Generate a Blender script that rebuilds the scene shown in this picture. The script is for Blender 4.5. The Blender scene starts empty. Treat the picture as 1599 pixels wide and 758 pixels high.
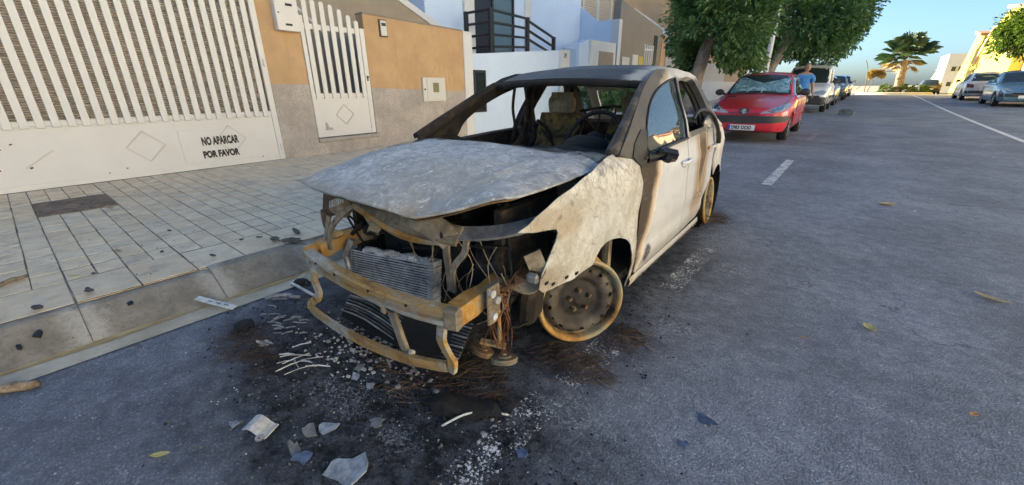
import bpy, bmesh, math, random
from mathutils import Vector, Matrix, noise as mnoise
from mathutils.geometry import delaunay_2d_cdt
R_ = math.radians
rnd = random.Random(7)
scene = bpy.context.scene
COL = scene.collection

# ------------------------------------------------------------------ camera
cam_data = bpy.data.cameras.new("camera")
cam_data.sensor_width = 36.0
cam_data.lens = 14.2286
cam_data.clip_start = 0.02
cam_data.clip_end = 3000
cam = bpy.data.objects.new("camera", cam_data)
COL.objects.link(cam)
rows = ((0.776116, -0.217997, 0.59171), (0.630529, 0.281322, -0.723388), (-0.008765, 0.934524, 0.355792))
cam.matrix_world = Matrix.Translation(Vector((1.58085, -1.54460, 1.20243))) @ Matrix(rows).to_4x4()
scene.camera = cam

# ------------------------------------------------------------------ sky and sun
SUN_EL, SUN_AZ = 15.0, 172.0          # azimuth of the sun measured from +X, counter-clockwise
world = bpy.data.worlds.new("World")
scene.world = world
world.use_nodes = True
wn, wl = world.node_tree.nodes, world.node_tree.links
bg = wn["Background"]
sky = wn.new("ShaderNodeTexSky")
sky.sky_type = 'NISHITA'
sky.sun_disc = False
sky.sun_elevation = R_(SUN_EL)
sky.sun_rotation = R_(90 - SUN_AZ)
sky.altitude = 50
sky.air_density = 0.6
sky.dust_density = 2.0
sky.ozone_density = 5.0
wl.new(sky.outputs[0], bg.inputs[0])
bg.inputs[1].default_value = 0.060
sd = bpy.data.lights.new("sun", 'SUN')
sd.energy = 3.8
sd.angle = R_(0.53)
sd.color = (1.0, 0.92, 0.80)
sun = bpy.data.objects.new("sun", sd)
COL.objects.link(sun)
dirv = Vector((math.cos(R_(SUN_EL)) * math.cos(R_(SUN_AZ)), math.cos(R_(SUN_EL)) * math.sin(R_(SUN_AZ)), math.sin(R_(SUN_EL))))
sun.rotation_euler = dirv.to_track_quat('Z', 'Y').to_euler()
sun.location = dirv * 60
vs = scene.view_settings
scene.display_settings.display_device = 'sRGB'
vs.view_transform = 'Standard'
vs.look = 'None'
vs.exposure = 3.0
vs.use_white_balance = True
vs.white_balance_temperature = 8500
vs.white_balance_tint = 0
vs.gamma = 1.0
vs.use_curve_mapping = False
scene.render.engine = 'CYCLES'
scene.cycles.use_denoising = True
scene.cycles.max_bounces = 6
scene.cycles.diffuse_bounces = 3
scene.cycles.transparent_max_bounces = 12
scene.cycles.sample_clamp_indirect = 6.0

# ------------------------------------------------------------------ helpers: objects
def link(o, parent=None):
    COL.objects.link(o)
    if parent is not None:
        o.parent = parent
    return o

def tag(o, label, cat, group=None):
    o["label"] = label
    o["category"] = cat
    if group:
        o["group"] = group
    return o

def thing(name, label, cat, loc=(0, 0, 0), rz=0.0, group=None, scale=None):
    o = bpy.data.objects.new(name, None)
    o.empty_display_size = 0.2
    COL.objects.link(o)
    o.location = loc
    o.rotation_euler = (0, 0, rz)
    if scale:
        o.scale = (scale, scale, scale)
    return tag(o, label, cat, group)

def structure(o):
    o["kind"] = "structure"
    return o

def stuff(o):
    o["kind"] = "stuff"
    return o

class MB:
    """mesh collector; build() links everything as one mesh object"""
    def __init__(s):
        s.v, s.f, s.fm = [], [], []
    def add(s, verts, faces, m=0):
        b = len(s.v)
        s.v.extend([tuple(p) for p in verts])
        for f in faces:
            s.f.append(tuple(b + i for i in f))
            s.fm.append(m)
        return s
    def box(s, c, size, rot=None, m=0, bev=0.0):
        hx, hy, hz = size[0] / 2, size[1] / 2, size[2] / 2
        if bev > 0:
            b = min(bev, hx * .9, hy * .9, hz * .9)
            pts = []
            for sx in (-1, 1):
                for sy in (-1, 1):
                    for sz in (-1, 1):
                        pts += [(sx * hx, sy * (hy - b), sz * (hz - b)), (sx * (hx - b), sy * hy, sz * (hz - b)), (sx * (hx - b), sy * (hy - b), sz * hz)]
            bm = bmesh.new()
            for p in pts:
                bm.verts.new(p)
            bmesh.ops.convex_hull(bm, input=bm.verts)
            bmesh.ops.dissolve_limit(bm, angle_limit=0.02, verts=bm.verts, edges=bm.edges)
            bm.verts.index_update()
            vs_ = [v.co.copy() for v in bm.verts]
            fs = [[v.index for v in f.verts] for f in bm.faces]
            bm.free()
        else:
            vs_ = [Vector((x, y, z)) for x in (-hx, hx) for y in (-hy, hy) for z in (-hz, hz)]
            fs = [(0, 1, 3, 2), (4, 6, 7, 5), (0, 4, 5, 1), (2, 3, 7, 6), (0, 2, 6, 4), (1, 5, 7, 3)]
        if rot is not None:
            M = rot if isinstance(rot, Matrix) else Matrix.Rotation(rot[2], 3, 'Z') @ Matrix.Rotation(rot[1], 3, 'Y') @ Matrix.Rotation(rot[0], 3, 'X')
            vs_ = [M @ p for p in vs_]
        c = Vector(c)
        return s.add([p + c for p in vs_], fs, m)
    def span(s, a, b, m=0, bev=0.0):
        a, b = Vector(a), Vector(b)
        return s.box((a + b) / 2, [abs(q) for q in (b - a)], m=m, bev=bev)
    def prism(s, poly, axis, d0, d1, m=0):
        """poly: list of 2D points in the two remaining axes (x: (y,z); y: (x,z); z: (x,y))"""
        n = len(poly)
        def P(p, d):
            return {'x': (d, p[0], p[1]), 'y': (p[0], d, p[1]), 'z': (p[0], p[1], d)}[axis]
        v = [P(p, d0) for p in poly] + [P(p, d1) for p in poly]
        f = [tuple(range(n))[::-1], tuple(range(n, 2 * n))] + [(i, (i + 1) % n, n + (i + 1) % n, n + i) for i in range(n)]
        return s.add(v, f, m)
    def bar(s, a, b, w, h, m=0, up=(0, 0, 1)):
        a, b = Vector(a), Vector(b)
        d = b - a
        L = d.length
        d.normalize()
        up = Vector(up)
        if abs(d.dot(up)) > .98:
            up = Vector((0, 1, 0))
        sx = d.cross(up).normalized()
        sz = sx.cross(d)
        M = Matrix((sx, d, sz)).transposed()
        return s.box((a + b) / 2, (w, L, h), rot=M, m=m)
    def tube(s, path, r, n=8, m=0, caps=True, closed=False):
        path = [Vector(p) for p in path]
        N = len(path)
        rr = r if isinstance(r, (list, tuple)) else [r] * N
        base = len(s.v)
        prev = None
        for i, p in enumerate(path):
            if closed:
                t = path[(i + 1) % N] - path[i - 1]
            else:
                t = path[min(i + 1, N - 1)] - path[max(i - 1, 0)]
            if t.length < 1e-9:
                t = Vector((0, 0, 1))
            t.normalize()
            u = prev if prev is not None else (Vector((0, 0, 1)) if abs(t.z) < .9 else Vector((1, 0, 0)))
            u = (u - t * u.dot(t))
            if u.length < 1e-6:
                u = t.orthogonal()
            u.normalize()
            prev = u
            w = t.cross(u)
            for k in range(n):
                a = 2 * math.pi * k / n
                s.v.append(tuple(p + (u * math.cos(a) + w * math.sin(a)) * rr[i]))
        for i in range(N if closed else N - 1):
            j = (i + 1) % N
            for k in range(n):
                s.f.append((base + i * n + k, base + i * n + (k + 1) % n, base + j * n + (k + 1) % n, base + j * n + k))
                s.fm.append(m)
        if caps and not closed:
            s.f.append(tuple(base + k for k in range(n))[::-1])
            s.fm.append(m)
            s.f.append(tuple(base + (N - 1) * n + k for k in range(n)))
            s.fm.append(m)
        return s
    def lathe(s, prof, n=32, axis='z', c=(0, 0, 0), m=0, closed=False):
        """prof: list of (radius, height)"""
        base = len(s.v)
        c = Vector(c)
        for (r, h) in prof:
            for k in range(n):
                a = 2 * math.pi * k / n
                x, y = r * math.cos(a), r * math.sin(a)
                q = {'z': (x, y, h), 'x': (h, x, y), 'y': (y, h, x)}[axis]
                s.v.append(tuple(c + Vector(q)))
        P = len(prof)
        for i in range(P if closed else P - 1):
            j = (i + 1) % P
            for k in range(n):
                s.f.append((base + i * n + k, base + i * n + (k + 1) % n, base + j * n + (k + 1) % n, base + j * n + k))
                s.fm.append(m)
        return s
    def grid(s, rows_, m=0, closed_u=False):
        base = len(s.v)
        nu = len(rows_[0])
        for r in rows_:
            s.v.extend([tuple(p) for p in r])
        for i in range(len(rows_) - 1):
            for k in range(nu if closed_u else nu - 1):
                k2 = (k + 1) % nu
                s.f.append((base + i * nu + k, base + i * nu + k2, base + (i + 1) * nu + k2, base + (i + 1) * nu + k))
                s.fm.append(m)
        return s
    def ball(s, c, r, nu=10, nv=7, m=0, jit=0.0, rng=rnd):
        c = Vector(c)
        r = Vector(r) if isinstance(r, (list, tuple, Vector)) else Vector((r, r, r))
        rows_ = []
        for i in range(nv + 1):
            t = math.pi * i / nv
            row = []
            for k in range(nu):
                a = 2 * math.pi * k / nu
                j = 1 + rng.uniform(-jit, jit)
                row.append(c + Vector((r.x * math.sin(t) * math.cos(a) * j, r.y * math.sin(t) * math.sin(a) * j, r.z * math.cos(t) * j)))
            rows_.append(row)
        return s.grid(rows_, m, closed_u=True)
    def mesh(s, name, mats, smooth=False):
        me = bpy.data.meshes.new(name)
        me.from_pydata(s.v, [], s.f)
        for mm in (mats if isinstance(mats, (list, tuple)) else [mats]):
            me.materials.append(mm)
        if any(s.fm):
            me.polygons.foreach_set("material_index", s.fm)
        if smooth:
            me.polygons.foreach_set("use_smooth", [True] * len(me.polygons))
        me.update()
        return me
    def build(s, name, mats, parent=None, smooth=False, fixn=True, auto=None, loc=None, rot=None):
        me = s.mesh(name, mats, smooth or auto is not None)
        if fixn:
            bm = bmesh.new()
            bm.from_mesh(me)
            bmesh.ops.recalc_face_normals(bm, faces=bm.faces)
            bm.to_mesh(me)
            bm.free()
        if auto is not None:
            me.set_sharp_from_angle(angle=R_(auto))
        o = bpy.data.objects.new(name, me)
        link(o, parent)
        if loc is not None:
            o.location = loc
        if rot is not None:
            o.rotation_euler = rot
        return o

def copy_tree(o, parent=None):
    c = o.copy()
    COL.objects.link(c)
    c.parent = parent
    for ch in list(o.children):
        copy_tree(ch, c)
    return c

def inst(name, me, parent=None, loc=(0, 0, 0), rot=(0, 0, 0), scale=(1, 1, 1)):
    o = bpy.data.objects.new(name, me)
    link(o, parent)
    o.location, o.rotation_euler, o.scale = loc, rot, scale
    return o

def modify(o, kind, **kw):
    m = o.modifiers.new(kind.lower(), kind)
    for k, v in kw.items():
        setattr(m, k, v)
    return m

def bake(o):
    """apply the modifiers of o in place"""
    dg = bpy.context.evaluated_depsgraph_get()
    dg.update()
    me = bpy.data.meshes.new_from_object(o.evaluated_get(dg))
    old = o.data
    o.modifiers.clear()
    o.data = me
    return o

def poly_len_resample(pts, step, closed=True):
    out = []
    n = len(pts)
    for i in range(n if closed else n - 1):
        a, b = Vector(pts[i]), Vector(pts[(i + 1) % n])
        k = max(1, int(math.ceil((b - a).length / step)))
        for j in range(k):
            out.append(a.lerp(b, j / k))
    if not closed:
        out.append(Vector(pts[-1]))
    return out

def catmull(pts, n=6, closed=False):
    pts = [Vector(p) for p in pts]
    N = len(pts)
    out = []
    for i in range(N if closed else N - 1):
        if closed:
            p0, p1, p2, p3 = pts[i - 1], pts[i], pts[(i + 1) % N], pts[(i + 2) % N]
        else:
            p0, p1, p2, p3 = pts[max(i - 1, 0)], pts[i], pts[i + 1], pts[min(i + 2, N - 1)]
        for j in range(n):
            t = j / n
            out.append(0.5 * ((2 * p1) + (p2 - p0) * t + (2 * p0 - 5 * p1 + 4 * p2 - p3) * t * t + (3 * p1 - p0 - 3 * p2 + p3) * t ** 3))
    if not closed:
        out.append(pts[-1])
    return out

def interp(tab, x):
    if x <= tab[0][0]:
        return tab[0][1]
    for (a, va), (b, vb) in zip(tab, tab[1:]):
        if x <= b:
            t = (x - a) / (b - a)
            t2 = t * t * (3 - 2 * t)
            t = .5 * t + .5 * t2
            return va + (vb - va) * t
    return tab[-1][1]

def inside(p, poly):
    c = False
    n = len(poly)
    j = n - 1
    for i in range(n):
        a, b = poly[i], poly[j]
        if (a[1] > p[1]) != (b[1] > p[1]) and p[0] < (b[0] - a[0]) * (p[1] - a[1]) / (b[1] - a[1]) + a[0]:
            c = not c
        j = i
    return c

def sheet(outline, fn, step=0.05, holes=(), thick=0.0, inward=None, jag=0.0):
    """triangulated curved panel: 2D outline (and holes) mapped through fn; returns an MB"""
    loops = [poly_len_resample([Vector(p) for p in outline], step)]
    for h in holes:
        loops.append(poly_len_resample([Vector(p) for p in h], step))
    verts, edges = [], []
    for L in loops:
        b = len(verts)
        verts += [Vector((p.x, p.y)) for p in L]
        edges += [(b + i, b + (i + 1) % len(L)) for i in range(len(L))]
    xs = [p.x for p in loops[0]]
    ys = [p.y for p in loops[0]]
    o2 = [(p.x, p.y) for p in loops[0]]
    hs = [[(p.x, p.y) for p in L] for L in loops[1:]]
    bd = [p for L in loops for p in L]
    y = min(ys) + step * .5
    row = 0
    while y < max(ys):
        x = min(xs) + step * (.5 if row % 2 else .25)
        while x < max(xs):
            p = (x, y)
            if inside(p, o2) and not any(inside(p, h) for h in hs):
                if min((q.x - x) ** 2 + (q.y - y) ** 2 for q in bd) > (step * .45) ** 2:
                    verts.append(Vector((x, y)))
            x += step
        y += step
        row += 1
    r = delaunay_2d_cdt(verts, edges, [], 0, 1e-6)
    co = [(p.x, p.y) for p in r[0]]
    faces = []
    for f in r[2]:
        cx = sum(co[i][0] for i in f) / len(f)
        cy = sum(co[i][1] for i in f) / len(f)
        if inside((cx, cy), o2) and not any(inside((cx, cy), h) for h in hs):
            faces.append(tuple(f))
    mb = MB()
    P = [Vector(fn(a, b)) for a, b in co]
    if thick and inward is not None:
        n = len(P)
        iv = Vector(inward)
        nrm = [Vector() for _ in P]
        for f in faces:
            q = (P[f[1]] - P[f[0]]).cross(P[f[2]] - P[f[0]])
            if q.dot(iv) > 0:
                q = -q
            for i in f:
                nrm[i] += q
        Q = [p - (nn.normalized() if nn.length > 1e-12 else -iv) * thick for p, nn in zip(P, nrm)]
        cnt = {}
        for f in faces:
            for i in range(3):
                e = (f[i], f[(i + 1) % 3])
                cnt[e] = cnt.get(e, 0) + 1
        fs = list(faces) + [tuple(n + i for i in f[::-1]) for f in faces]
        for (a, b) in cnt:
            if (b, a) not in cnt:
                fs.append((a, b, n + b, n + a))
        mb.add(P + Q, fs)
    else:
        mb.add(P, faces)
    return mb

# ------------------------------------------------------------------ helpers: materials
class NT:
    def __init__(s, name, coord='Object'):
        s.mat = bpy.data.materials.new(name)
        s.mat.use_nodes = True
        s.n, s.l = s.mat.node_tree.nodes, s.mat.node_tree.links
        s.b = s.n["Principled BSDF"]
        s.tc = s.n.new("ShaderNodeTexCoord")
        s.co = s.tc.outputs[coord]
    def put(s, sock, v):
        if hasattr(v, 'is_output') or isinstance(v, bpy.types.NodeSocket):
            s.l.new(v, sock)
        elif isinstance(v, (tuple, list)) and len(v) == 3 and sock.type == 'RGBA':
            sock.default_value = (*v, 1)
        else:
            sock.default_value = v
    def noise(s, scale, detail=4, rough=.55, co=None, dist=0.0, stretch=None):
        t = s.n.new("ShaderNodeTexNoise")
        t.inputs["Scale"].default_value = scale
        t.inputs["Detail"].default_value = detail
        t.inputs["Roughness"].default_value = rough
        t.inputs["Distortion"].default_value = dist
        c = co or s.co
        if stretch:
            c = s.map(c, scale=stretch)
        s.l.new(c, t.inputs["Vector"])
        return t.outputs["Fac"]
    def voro(s, scale, feat='F1', out="Distance", co=None, rand=1.0):
        t = s.n.new("ShaderNodeTexVoronoi")
        t.feature = feat
        t.inputs["Scale"].default_value = scale
        t.inputs["Randomness"].default_value = rand
        s.l.new(co or s.co, t.inputs["Vector"])
        return t.outputs[out]
    def wave(s, scale, dist=0.0, axis='X', co=None, detail=2.0):
        t = s.n.new("ShaderNodeTexWave")
        t.bands_direction = axis
        t.inputs["Scale"].default_value = scale
        t.inputs["Distortion"].default_value = dist
        t.inputs["Detail"].default_value = detail
        s.l.new(co or s.co, t.inputs["Vector"])
        return t.outputs["Fac"]
    def map(s, co=None, loc=(0, 0, 0), rot=(0, 0, 0), scale=(1, 1, 1)):
        t = s.n.new("ShaderNodeMapping")
        t.inputs["Location"].default_value = loc
        t.inputs["Rotation"].default_value = rot
        t.inputs["Scale"].default_value = scale
        s.l.new(co or s.co, t.inputs["Vector"])
        return t.outputs[0]
    def xyz(s, co=None):
        t = s.n.new("ShaderNodeSeparateXYZ")
        s.l.new(co or s.co, t.inputs[0])
        return t.outputs
    def math(s, op, a, b=0.0, c=None, clamp=False):
        t = s.n.new("ShaderNodeMath")
        t.operation = op
        t.use_clamp = clamp
        s.put(t.inputs[0], a)
        s.put(t.inputs[1], b)
        if c is not None:
            s.put(t.inputs[2], c)
        return t.outputs[0]
    def rng(s, v, a, b, c=0.0, d=1.0, smooth=True):
        t = s.n.new("ShaderNodeMapRange")
        t.interpolation_type = 'SMOOTHSTEP' if smooth else 'LINEAR'
        s.put(t.inputs[0], v)
        for i, q in enumerate((a, b, c, d)):
            s.put(t.inputs[1 + i], q)
        return t.outputs[0]
    def mix(s, fac, a, b, mode='MIX'):
        t = s.n.new("ShaderNodeMix")
        t.data_type = 'RGBA'
        t.blend_type = mode
        t.clamp_factor = True
        s.put(t.inputs[0], fac)
        s.put(t.inputs[6], a)
        s.put(t.inputs[7], b)
        return t.outputs[2]
    def ramp(s, fac, stops, interp_='LINEAR'):
        t = s.n.new("ShaderNodeValToRGB")
        cr = t.color_ramp
        cr.interpolation = interp_
        while len(cr.elements) < len(stops):
            cr.elements.new(.5)
        for e, (p, c) in zip(cr.elements, stops):
            e.position = p
            e.color = (*c, 1)
        s.put(t.inputs[0], fac)
        return t.outputs[0]
    def rand(s):
        t = s.n.new("ShaderNodeObjectInfo")
        return t.outputs["Random"]
    def blob(s, center, radii, amp=.35, nscale=3.0, soft=.35, rot=0.0, axes=(1, 1, 1), nz=None):
        """soft stain of its own shape: 1 inside an ellipsoid with a ragged border"""
        c = s.map(s.co, loc=tuple(-q for q in center))
        if rot:
            c = s.map(c, rot=(0, 0, -rot))
        c = s.map(c, scale=tuple(ax / r for ax, r in zip(axes, radii)))
        t = s.n.new("ShaderNodeVectorMath")
        t.operation = 'LENGTH'
        s.l.new(c, t.inputs[0])
        d = t.outputs["Value"]
        if nz is None:
            nz = s.noise(nscale, 5, .65)
        d = s.math('ADD', d, s.math('MULTIPLY', s.math('SUBTRACT', nz, .5), amp * 4))
        return s.rng(d, 1 - soft, 1 + soft, 1, 0)
    def bump(s, h, strength=.3, dist=.01, prev=None):
        t = s.n.new("ShaderNodeBump")
        t.inputs["Strength"].default_value = strength
        t.inputs["Distance"].default_value = dist
        s.l.new(h, t.inputs["Height"])
        if prev is not None:
            s.l.new(prev, t.inputs["Normal"])
        return t.outputs[0]
    def out(s, col=None, rough=None, metal=None, normal=None, spec=None, **kw):
        if col is not None:
            s.put(s.b.inputs["Base Color"], col)
        if rough is not None:
            s.put(s.b.inputs["Roughness"], rough)
        if metal is not None:
            s.put(s.b.inputs["Metallic"], metal)
        if normal is not None:
            s.l.new(normal, s.b.inputs["Normal"])
        if spec is not None:
            s.put(s.b.inputs["Specular IOR Level"], spec)
        for k, v in kw.items():
            s.put(s.b.inputs[k.replace('_', ' ')], v)
        return s.mat

def plain(name, col, rough=.6, metal=0.0, var=.12, scale=8.0, bump=0.0, bscale=60.0, spec=None, dirt=0.0, dirtcol=(.12, .1, .08), coat=0.0):
    t = NT(name)
    nz = t.noise(scale, 5, .6)
    c = t.mix(t.rng(nz, .3, .7), tuple(q * (1 - var) for q in col), tuple(min(1, q * (1 + var)) for q in col))
    if dirt:
        d = t.rng(t.noise(scale * .35, 7, .7), .52, .75)
        c = t.mix(t.math('MULTIPLY', d, dirt), c, dirtcol)
    nrm = t.bump(t.noise(bscale, 3, .6), bump, .01) if bump else None
    kw = {}
    if coat:
        kw['Coat_Weight'] = coat
    return t.out(c, t.rng(nz, 0, 1, max(.02, rough - .08), min(1, rough + .08)), metal, nrm, spec, **kw)

def text_mesh(name, s, size, mat, parent, loc, rot, depth=.002, sx=1.0, align='LEFT', bold=.0):
    cu = bpy.data.curves.new(name, 'FONT')
    cu.body = s
    cu.size = size
    cu.extrude = depth
    cu.offset = bold
    cu.align_x = align
    cu.resolution_u = 3
    tmp = bpy.data.objects.new(name + "_tmp", cu)
    COL.objects.link(tmp)
    dg = bpy.context.evaluated_depsgraph_get()
    dg.update()
    me = bpy.data.meshes.new_from_object(tmp.evaluated_get(dg))
    bpy.data.objects.remove(tmp)
    bpy.data.curves.remove(cu)
    me.materials.clear()
    me.materials.append(mat)
    o = bpy.data.objects.new(name, me)
    link(o, parent)
    o.location, o.rotation_euler = loc, rot
    o.scale = (sx, 1, 1)
    return o

# ------------------------------------------------------------------ ground profile of the climbing street
def zr(y):
    if y < 2:
        return 0.0
    if y < 34:
        return .00035 * (y - 2) ** 2
    if y < 44:
        t = y - 34
        return .3584 + .0224 * t - .00162 * t * t
    if y < 75:
        return .4204 - .01 * (y - 44)
    return .1104 - .02 * (y - 75)

# ------------------------------------------------------------------ materials of the setting
def m_asphalt():
    t = NT("asphalt")
    fine = t.noise(230, 4, .75)
    grain = t.voro(135, 'F1')
    gc = t.voro(135, 'F1', 'Color')
    sp0 = t.n.new("ShaderNodeSeparateColor")
    t.l.new(gc, sp0.inputs[0])
    big = t.noise(1.1, 5, .62)
    mid = t.noise(11, 6, .72)
    stone = t.rng(grain, .25, .75, 1, .15)
    tone = t.ramp(sp0.outputs[0], [(0, (.19, .204, .23)), (.45, (.235, .253, .285)), (.85, (.28, .30, .335)), (.97, (.36, .38, .41)), (1, (.55, .56, .57))])
    col = t.mix(stone, (.14, .153, .178), tone)
    col = t.mix(t.math('MULTIPLY', t.rng(fine, .40, .60, 1, 0), .5), col, (.125, .137, .16))
    col = t.mix(t.rng(mid, .36, .66), t.mix(1, col, (.78, .79, .81), 'MULTIPLY'), t.mix(1, col, (1.12, 1.12, 1.12), 'MULTIPLY'))
    col = t.mix(t.rng(big, .32, .7), t.mix(1, col, (.82, .84, .88), 'MULTIPLY'), t.mix(1, col, (1.22, 1.25, 1.30), 'MULTIPLY'))
    # wheel-polished lanes, faint cracks and old stains
    lane = t.wave(.17, 1.2, 'X', t.map(loc=(.9, 0, 0), scale=(1, .05, 1)), 2)
    col = t.mix(t.math('MULTIPLY', lane, .30), col, t.mix(1, col, (1.30, 1.33, 1.38), 'MULTIPLY'))
    ck = t.n.new("ShaderNodeVectorMath")
    ck.operation = 'ADD'
    t.l.new(t.co, ck.inputs[0])
    nv = t.n.new("ShaderNodeTexNoise")
    nv.inputs["Scale"].default_value = 2.2
    nv.inputs["Detail"].default_value = 6
    t.l.new(t.co, nv.inputs["Vector"])
    t.l.new(nv.outputs["Color"], ck.inputs[1])
    crack = t.math('MULTIPLY', t.rng(t.voro(.55, 'DISTANCE_TO_EDGE', co=ck.outputs[0]), 0, .006, 1, 0), t.rng(big, .45, .6))
    col = t.mix(t.math('MULTIPLY', crack, .6), col, (.03, .03, .033))
    oil = t.rng(t.noise(.8, 7, .7), .60, .72)
    col = t.mix(t.math('MULTIPLY', oil, .45), col, t.mix(1, col, (.45, .45, .46), 'MULTIPLY'))
    # soot and molten residue around the burnt car
    sz = t.noise(2.6, 6, .68)
    soot = t.blob((.18, -.76, 0), (1.22, .64, 3), .24, 2.6, .42, rot=-.25, nz=sz)
    soot2 = t.blob((.0, .9, 0), (.98, 2.3, 3), .14, 2.2, .3, nz=sz)
    soot = t.math('MAXIMUM', soot, soot2)
    sc = t.mix(t.rng(mid, .38, .72), (.0018, .0018, .0020), t.mix(stone, (.006, .006, .0065), (.034, .034, .035)))
    col = t.mix(t.math('MULTIPLY', soot, t.rng(mid, .30, .62, 1.0, .72)), col, sc)
    # pale ash and dried foam splashes beside the car
    wsp = None
    bz = t.noise(9, 4, .65)
    for c, r, a in (((1.15, 1.46), (.12, .13), .5), ((1.22, .95), (.06, .06), .5), ((.95, 2.2), (.2, .4), .5), ((1.05, .42), (.12, .1), .6), ((1.9, .36), (.06, .05), .6), ((1.8, 7.6), (.7, .4), .6), ((.6, 8.6), (.9, .4), .6), ((.98, -.42), (.12, .10), .6), ((2.15, -.1), (.16, .05), .6), ((1.75, 2.3), (.2, .1), .6), ((.15, -.95), (.16, .08), .6), ((.52, -.93), (.09, .06), .6), ((2.4, 4.5), (.5, .12), .7)):
        b_ = t.blob((c[0], c[1], 0), (r[0], r[1], 3), a, 9, .5, nz=bz)
        wsp = b_ if wsp is None else t.math('MAXIMUM', wsp, b_)
    sp = t.math('MULTIPLY', wsp, t.math('MULTIPLY', stone, t.rng(t.noise(45, 4, .8), .47, .60)))
    col = t.mix(t.math('MULTIPLY', sp, .8), col, (.42, .45, .48))
    # older lane surface further up the street
    far = t.rng(t.math('ADD', t.xyz()[1], t.math('MULTIPLY', t.noise(.35, 4, .6), 6)), 19, 20.5)
    col = t.mix(t.math('MULTIPLY', far, .55), col, t.mix(1, col, (1.30, 1.22, 1.05), 'MULTIPLY'))
    h = t.math('ADD', t.math('MULTIPLY', grain, -1.6), t.math('MULTIPLY', fine, .7))
    nrm = t.bump(h, .6, .006)
    nrm = t.bump(mid, .4, .02, nrm)
    return t.out(col, t.rng(fine, .3, .8, .66, .95), 0, nrm, .3)

def m_concrete(name, a, b, sc=6, dirt=.3, rough=.85):
    t = NT(name)
    n1 = t.noise(sc, 8, .65)
    n2 = t.noise(sc * 14, 4, .6)
    col = t.mix(t.rng(n1, .3, .7), a, b)
    col = t.mix(t.math('MULTIPLY', t.rng(n2, .5, .75), .35), col, tuple(q * .55 for q in a))
    col = t.mix(t.math('MULTIPLY', t.rng(t.noise(sc * .5, 8, .7), .55, .75), dirt), col, tuple(q * .35 for q in a))
    return t.out(col, rough, 0, t.bump(t.math('ADD', n2, t.math('MULTIPLY', n1, .8)), .35, .006))

def m_stucco(name, col, var=.1, stain=.25, bump=.5, bs=130, staincol=None, speck=.32):
    t = NT(name)
    n1 = t.noise(1.8, 8, .7)
    n2 = t.noise(bs, 4, .65)
    c = t.mix(t.rng(n1, .3, .7), tuple(q * (1 - var) for q in col), tuple(q * (1 + var * .6) for q in col))
    c = t.mix(t.math('MULTIPLY', t.rng(n2, .48, .72), speck), c, tuple(q * .5 for q in col))
    st = t.rng(t.noise(3.2, 7, .7, stretch=(1, 1, .35)), .56, .74)
    c = t.mix(t.math('MULTIPLY', st, stain), c, staincol or tuple(q * .45 for q in col))
    sk = t.rng(t.noise(5, 6, .7, stretch=(1, 1, .10)), .54, .70)
    c = t.mix(t.math('MULTIPLY', t.math('MULTIPLY', sk, t.rng(n1, .35, .6)), stain * .9), c, staincol or tuple(q * .5 for q in col))
    hair = t.math('MULTIPLY', t.rng(t.voro(1.1, 'DISTANCE_TO_EDGE', co=t.map(t.co, scale=(1, 1, .8))), 0, .0035, 1, 0), t.rng(n1, .5, .6))
    c = t.mix(t.math('MULTIPLY', hair, stain), c, tuple(q * .4 for q in col))
    return t.out(c, .88, 0, t.bump(n2, bump, .008), .3)

def m_paint(name, col, rough=.4, dirt=.12, dirtcol=(.25, .2, .15), spec=None):
    t = NT(name)
    n1 = t.noise(2.5, 6, .6)
    c = t.mix(t.rng(n1, .3, .7), tuple(q * .94 for q in col), col)
    c = t.mix(t.math('MULTIPLY', t.rng(t.noise(9, 8, .72), .58, .74), dirt), c, dirtcol)
    return t.out(c, t.rng(n1, .2, .8, rough - .08, rough + .1), 0, t.bump(t.noise(35, 3, .5), .06, .004), spec)

ASPH = m_asphalt()
KERB = m_concrete("kerb_concrete", (.17, .148, .118), (.42, .37, .295), 2.6, .7)
def m_kerb():
    t = NT("kerb_concrete")
    n1 = t.noise(2.6, 8, .68)
    n2 = t.noise(60, 4, .65)
    n3 = t.noise(9, 7, .72)
    x, y, z = t.xyz()
    c = t.mix(t.rng(n1, .32, .68), (.15, .130, .104), (.33, .29, .235))
    e = t.rng(t.math('ADD', t.math('ABSOLUTE', y), t.math('MULTIPLY', t.math('SUBTRACT', n3, .5), .22)), .19, .265)
    c = t.mix(t.math('MULTIPLY', e, .8), c, (.46, .42, .36))
    c = t.mix(t.math('MULTIPLY', t.rng(n2, .5, .72), .4), c, (.10, .088, .07))
    c = t.mix(t.math('MULTIPLY', t.rng(n3, .58, .72), .5), c, (.075, .065, .055))
    return t.out(c, .88, 0, t.bump(t.math('ADD', n2, n3), .5, .008), .3)
KERB = m_kerb()
KERB2 = m_concrete("kerb_concrete_pale", (.38, .345, .295), (.48, .445, .385), 5, .3)
GUTTER = m_concrete("gutter_concrete", (.42, .345, .25), (.62, .54, .42), 4, .45)
MORTAR = m_concrete("joint_mortar", (.045, .037, .030), (.34, .28, .22), 5, .4)
GROUND = m_concrete("dry_ground", (.26, .22, .17), (.38, .33, .26), 1.5, .2)

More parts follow.
